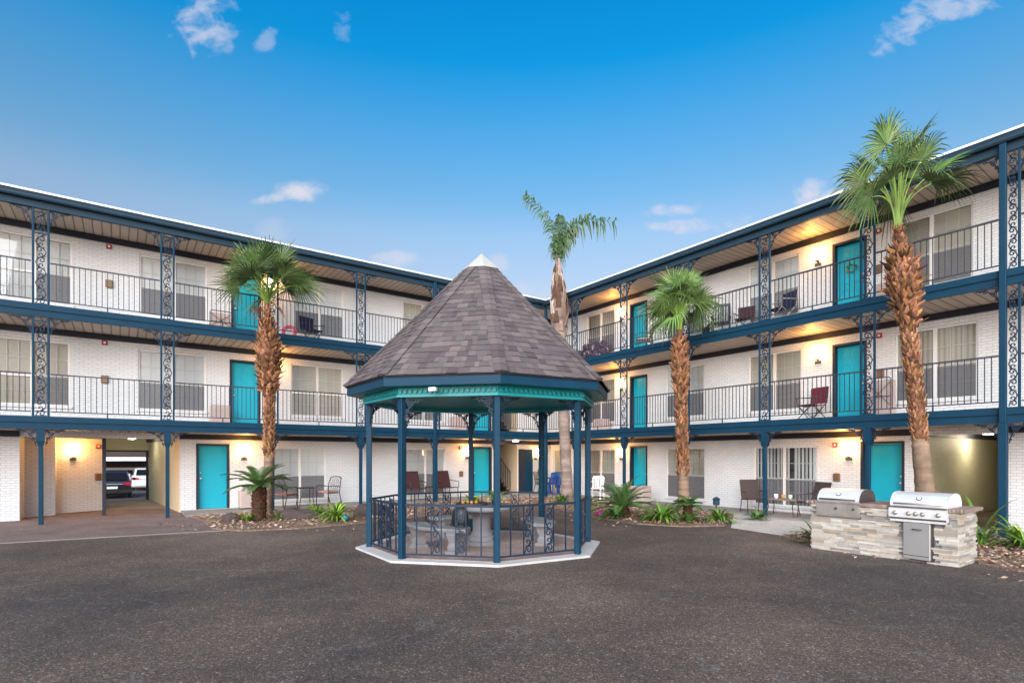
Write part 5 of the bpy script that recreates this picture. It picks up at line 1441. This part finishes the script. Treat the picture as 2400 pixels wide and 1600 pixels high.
# small evening clouds, placed by direction
yy = mathn(nt, 'MAXIMUM', sep.outputs[1], .02); uu = mathn(nt, 'DIVIDE', sep.outputs[0], yy); vv = mathn(nt, 'DIVIDE', sep.outputs[2], yy)
cmb = nt.nodes.new('ShaderNodeCombineXYZ'); nt.links.new(uu, cmb.inputs[0]); nt.links.new(vv, cmb.inputs[1])
def fbm(sc, det, off, dist=0):
    mp = nt.nodes.new('ShaderNodeMapping'); mp.inputs['Location'].default_value = (off, off*.7, 0); mp.inputs['Scale'].default_value = (1, 1.35, 1)
    nt.links.new(cmb.outputs[0], mp.inputs[0])
    n = nt.nodes.new('ShaderNodeTexNoise'); n.inputs['Scale'].default_value = sc; n.inputs['Detail'].default_value = det; n.inputs['Roughness'].default_value = .58
    n.inputs['Distortion'].default_value = dist
    nt.links.new(mp.outputs[0], n.inputs['Vector']); return n.outputs['Fac']
nz = fbm(22, 8, 3.1, .3); nz2 = fbm(9, 5, 1.7)
tot = None
for (px, py, su, sv, rot, dens, ragged) in [
    (480, 48, .060, .055, 10, .62, 1.9), (525, 95, .030, .040, -35, .30, 2.2), (620, 97, .034, .018, 40, .30, 2.4), (805, 62, .020, .030, 20, .22, 2.4),
    (700, 448, .052, .022, 0, .95, 1.3), (640, 465, .045, .012, 8, .7, 1.5), (925, 607, .055, .017, 0, .62, 1.4), (1168, 620, .026, .022, -20, .60, 1.5),
    (1580, 492, .050, .015, 6, .80, 1.5), (1600, 530, .066, .016, 0, .80, 1.5), (1725, 525, .055, .016, 14, .5, 1.8), (1900, 447, .034, .026, 20, .85, 1.4),
    (1960, 460, .06, .016, 0, .7, 1.5), (2130, 55, .085, .034, 38, .55, 1.9), (2230, 12, .10, .030, 8, .55, 1.8), (640, 545, .05, .03, -30, .22, 1.4), (1240, 690, .09, .03, 0, .5, 1.2)]:
    u0, v0 = (px-1200)/f_px, (HORIZ-py)/f_px; c, s_ = math.cos(math.radians(rot)), math.sin(math.radians(rot))
    du = mathn(nt, 'SUBTRACT', uu, u0); dv = mathn(nt, 'SUBTRACT', vv, v0)
    ea = mathn(nt, 'MULTIPLY_ADD', du, c/su, mathn(nt, 'MULTIPLY', dv, s_/su)); eb = mathn(nt, 'MULTIPLY_ADD', du, -s_/sv, mathn(nt, 'MULTIPLY', dv, c/sv))
    r2 = mathn(nt, 'MULTIPLY_ADD', ea, ea, mathn(nt, 'MULTIPLY', eb, eb))
    val = mathn(nt, 'SUBTRACT', .85, mathn(nt, 'MULTIPLY', r2, .75))
    val = mathn(nt, 'ADD', val, mathn(nt, 'MULTIPLY', mathn(nt, 'SUBTRACT', nz, .52), ragged*1.6))
    val = mathn(nt, 'ADD', val, mathn(nt, 'MULTIPLY', mathn(nt, 'SUBTRACT', nz2, .5), ragged*.8))
    mr = nt.nodes.new('ShaderNodeMapRange'); mr.interpolation_type = 'SMOOTHSTEP'; mr.inputs['From Min'].default_value = .0; mr.inputs['From Max'].default_value = 1.15
    mr.inputs['To Max'].default_value = dens; nt.links.new(val, mr.inputs['Value'])
    tot = mr.outputs[0] if tot is None else mathn(nt, 'MAXIMUM', tot, mr.outputs[0])
tot = mathn(nt, 'MULTIPLY', tot, mathn(nt, 'GREATER_THAN', sep.outputs[1], .05))
cc = tuple(x/.1/K for x in (.74, .74, .84))
fin = mixc(nt, tot, skc, cc)
nt.links.new(fin, bgn.inputs[0]); bgn.inputs[1].default_value = .10

SC.view_settings.view_transform = 'Standard'; SC.view_settings.look = 'None'; SC.view_settings.exposure = EXPO; SC.view_settings.gamma = 1
SC.cycles.max_bounces = 6; SC.cycles.transparent_max_bounces = 8
SC.cycles.use_denoising = True
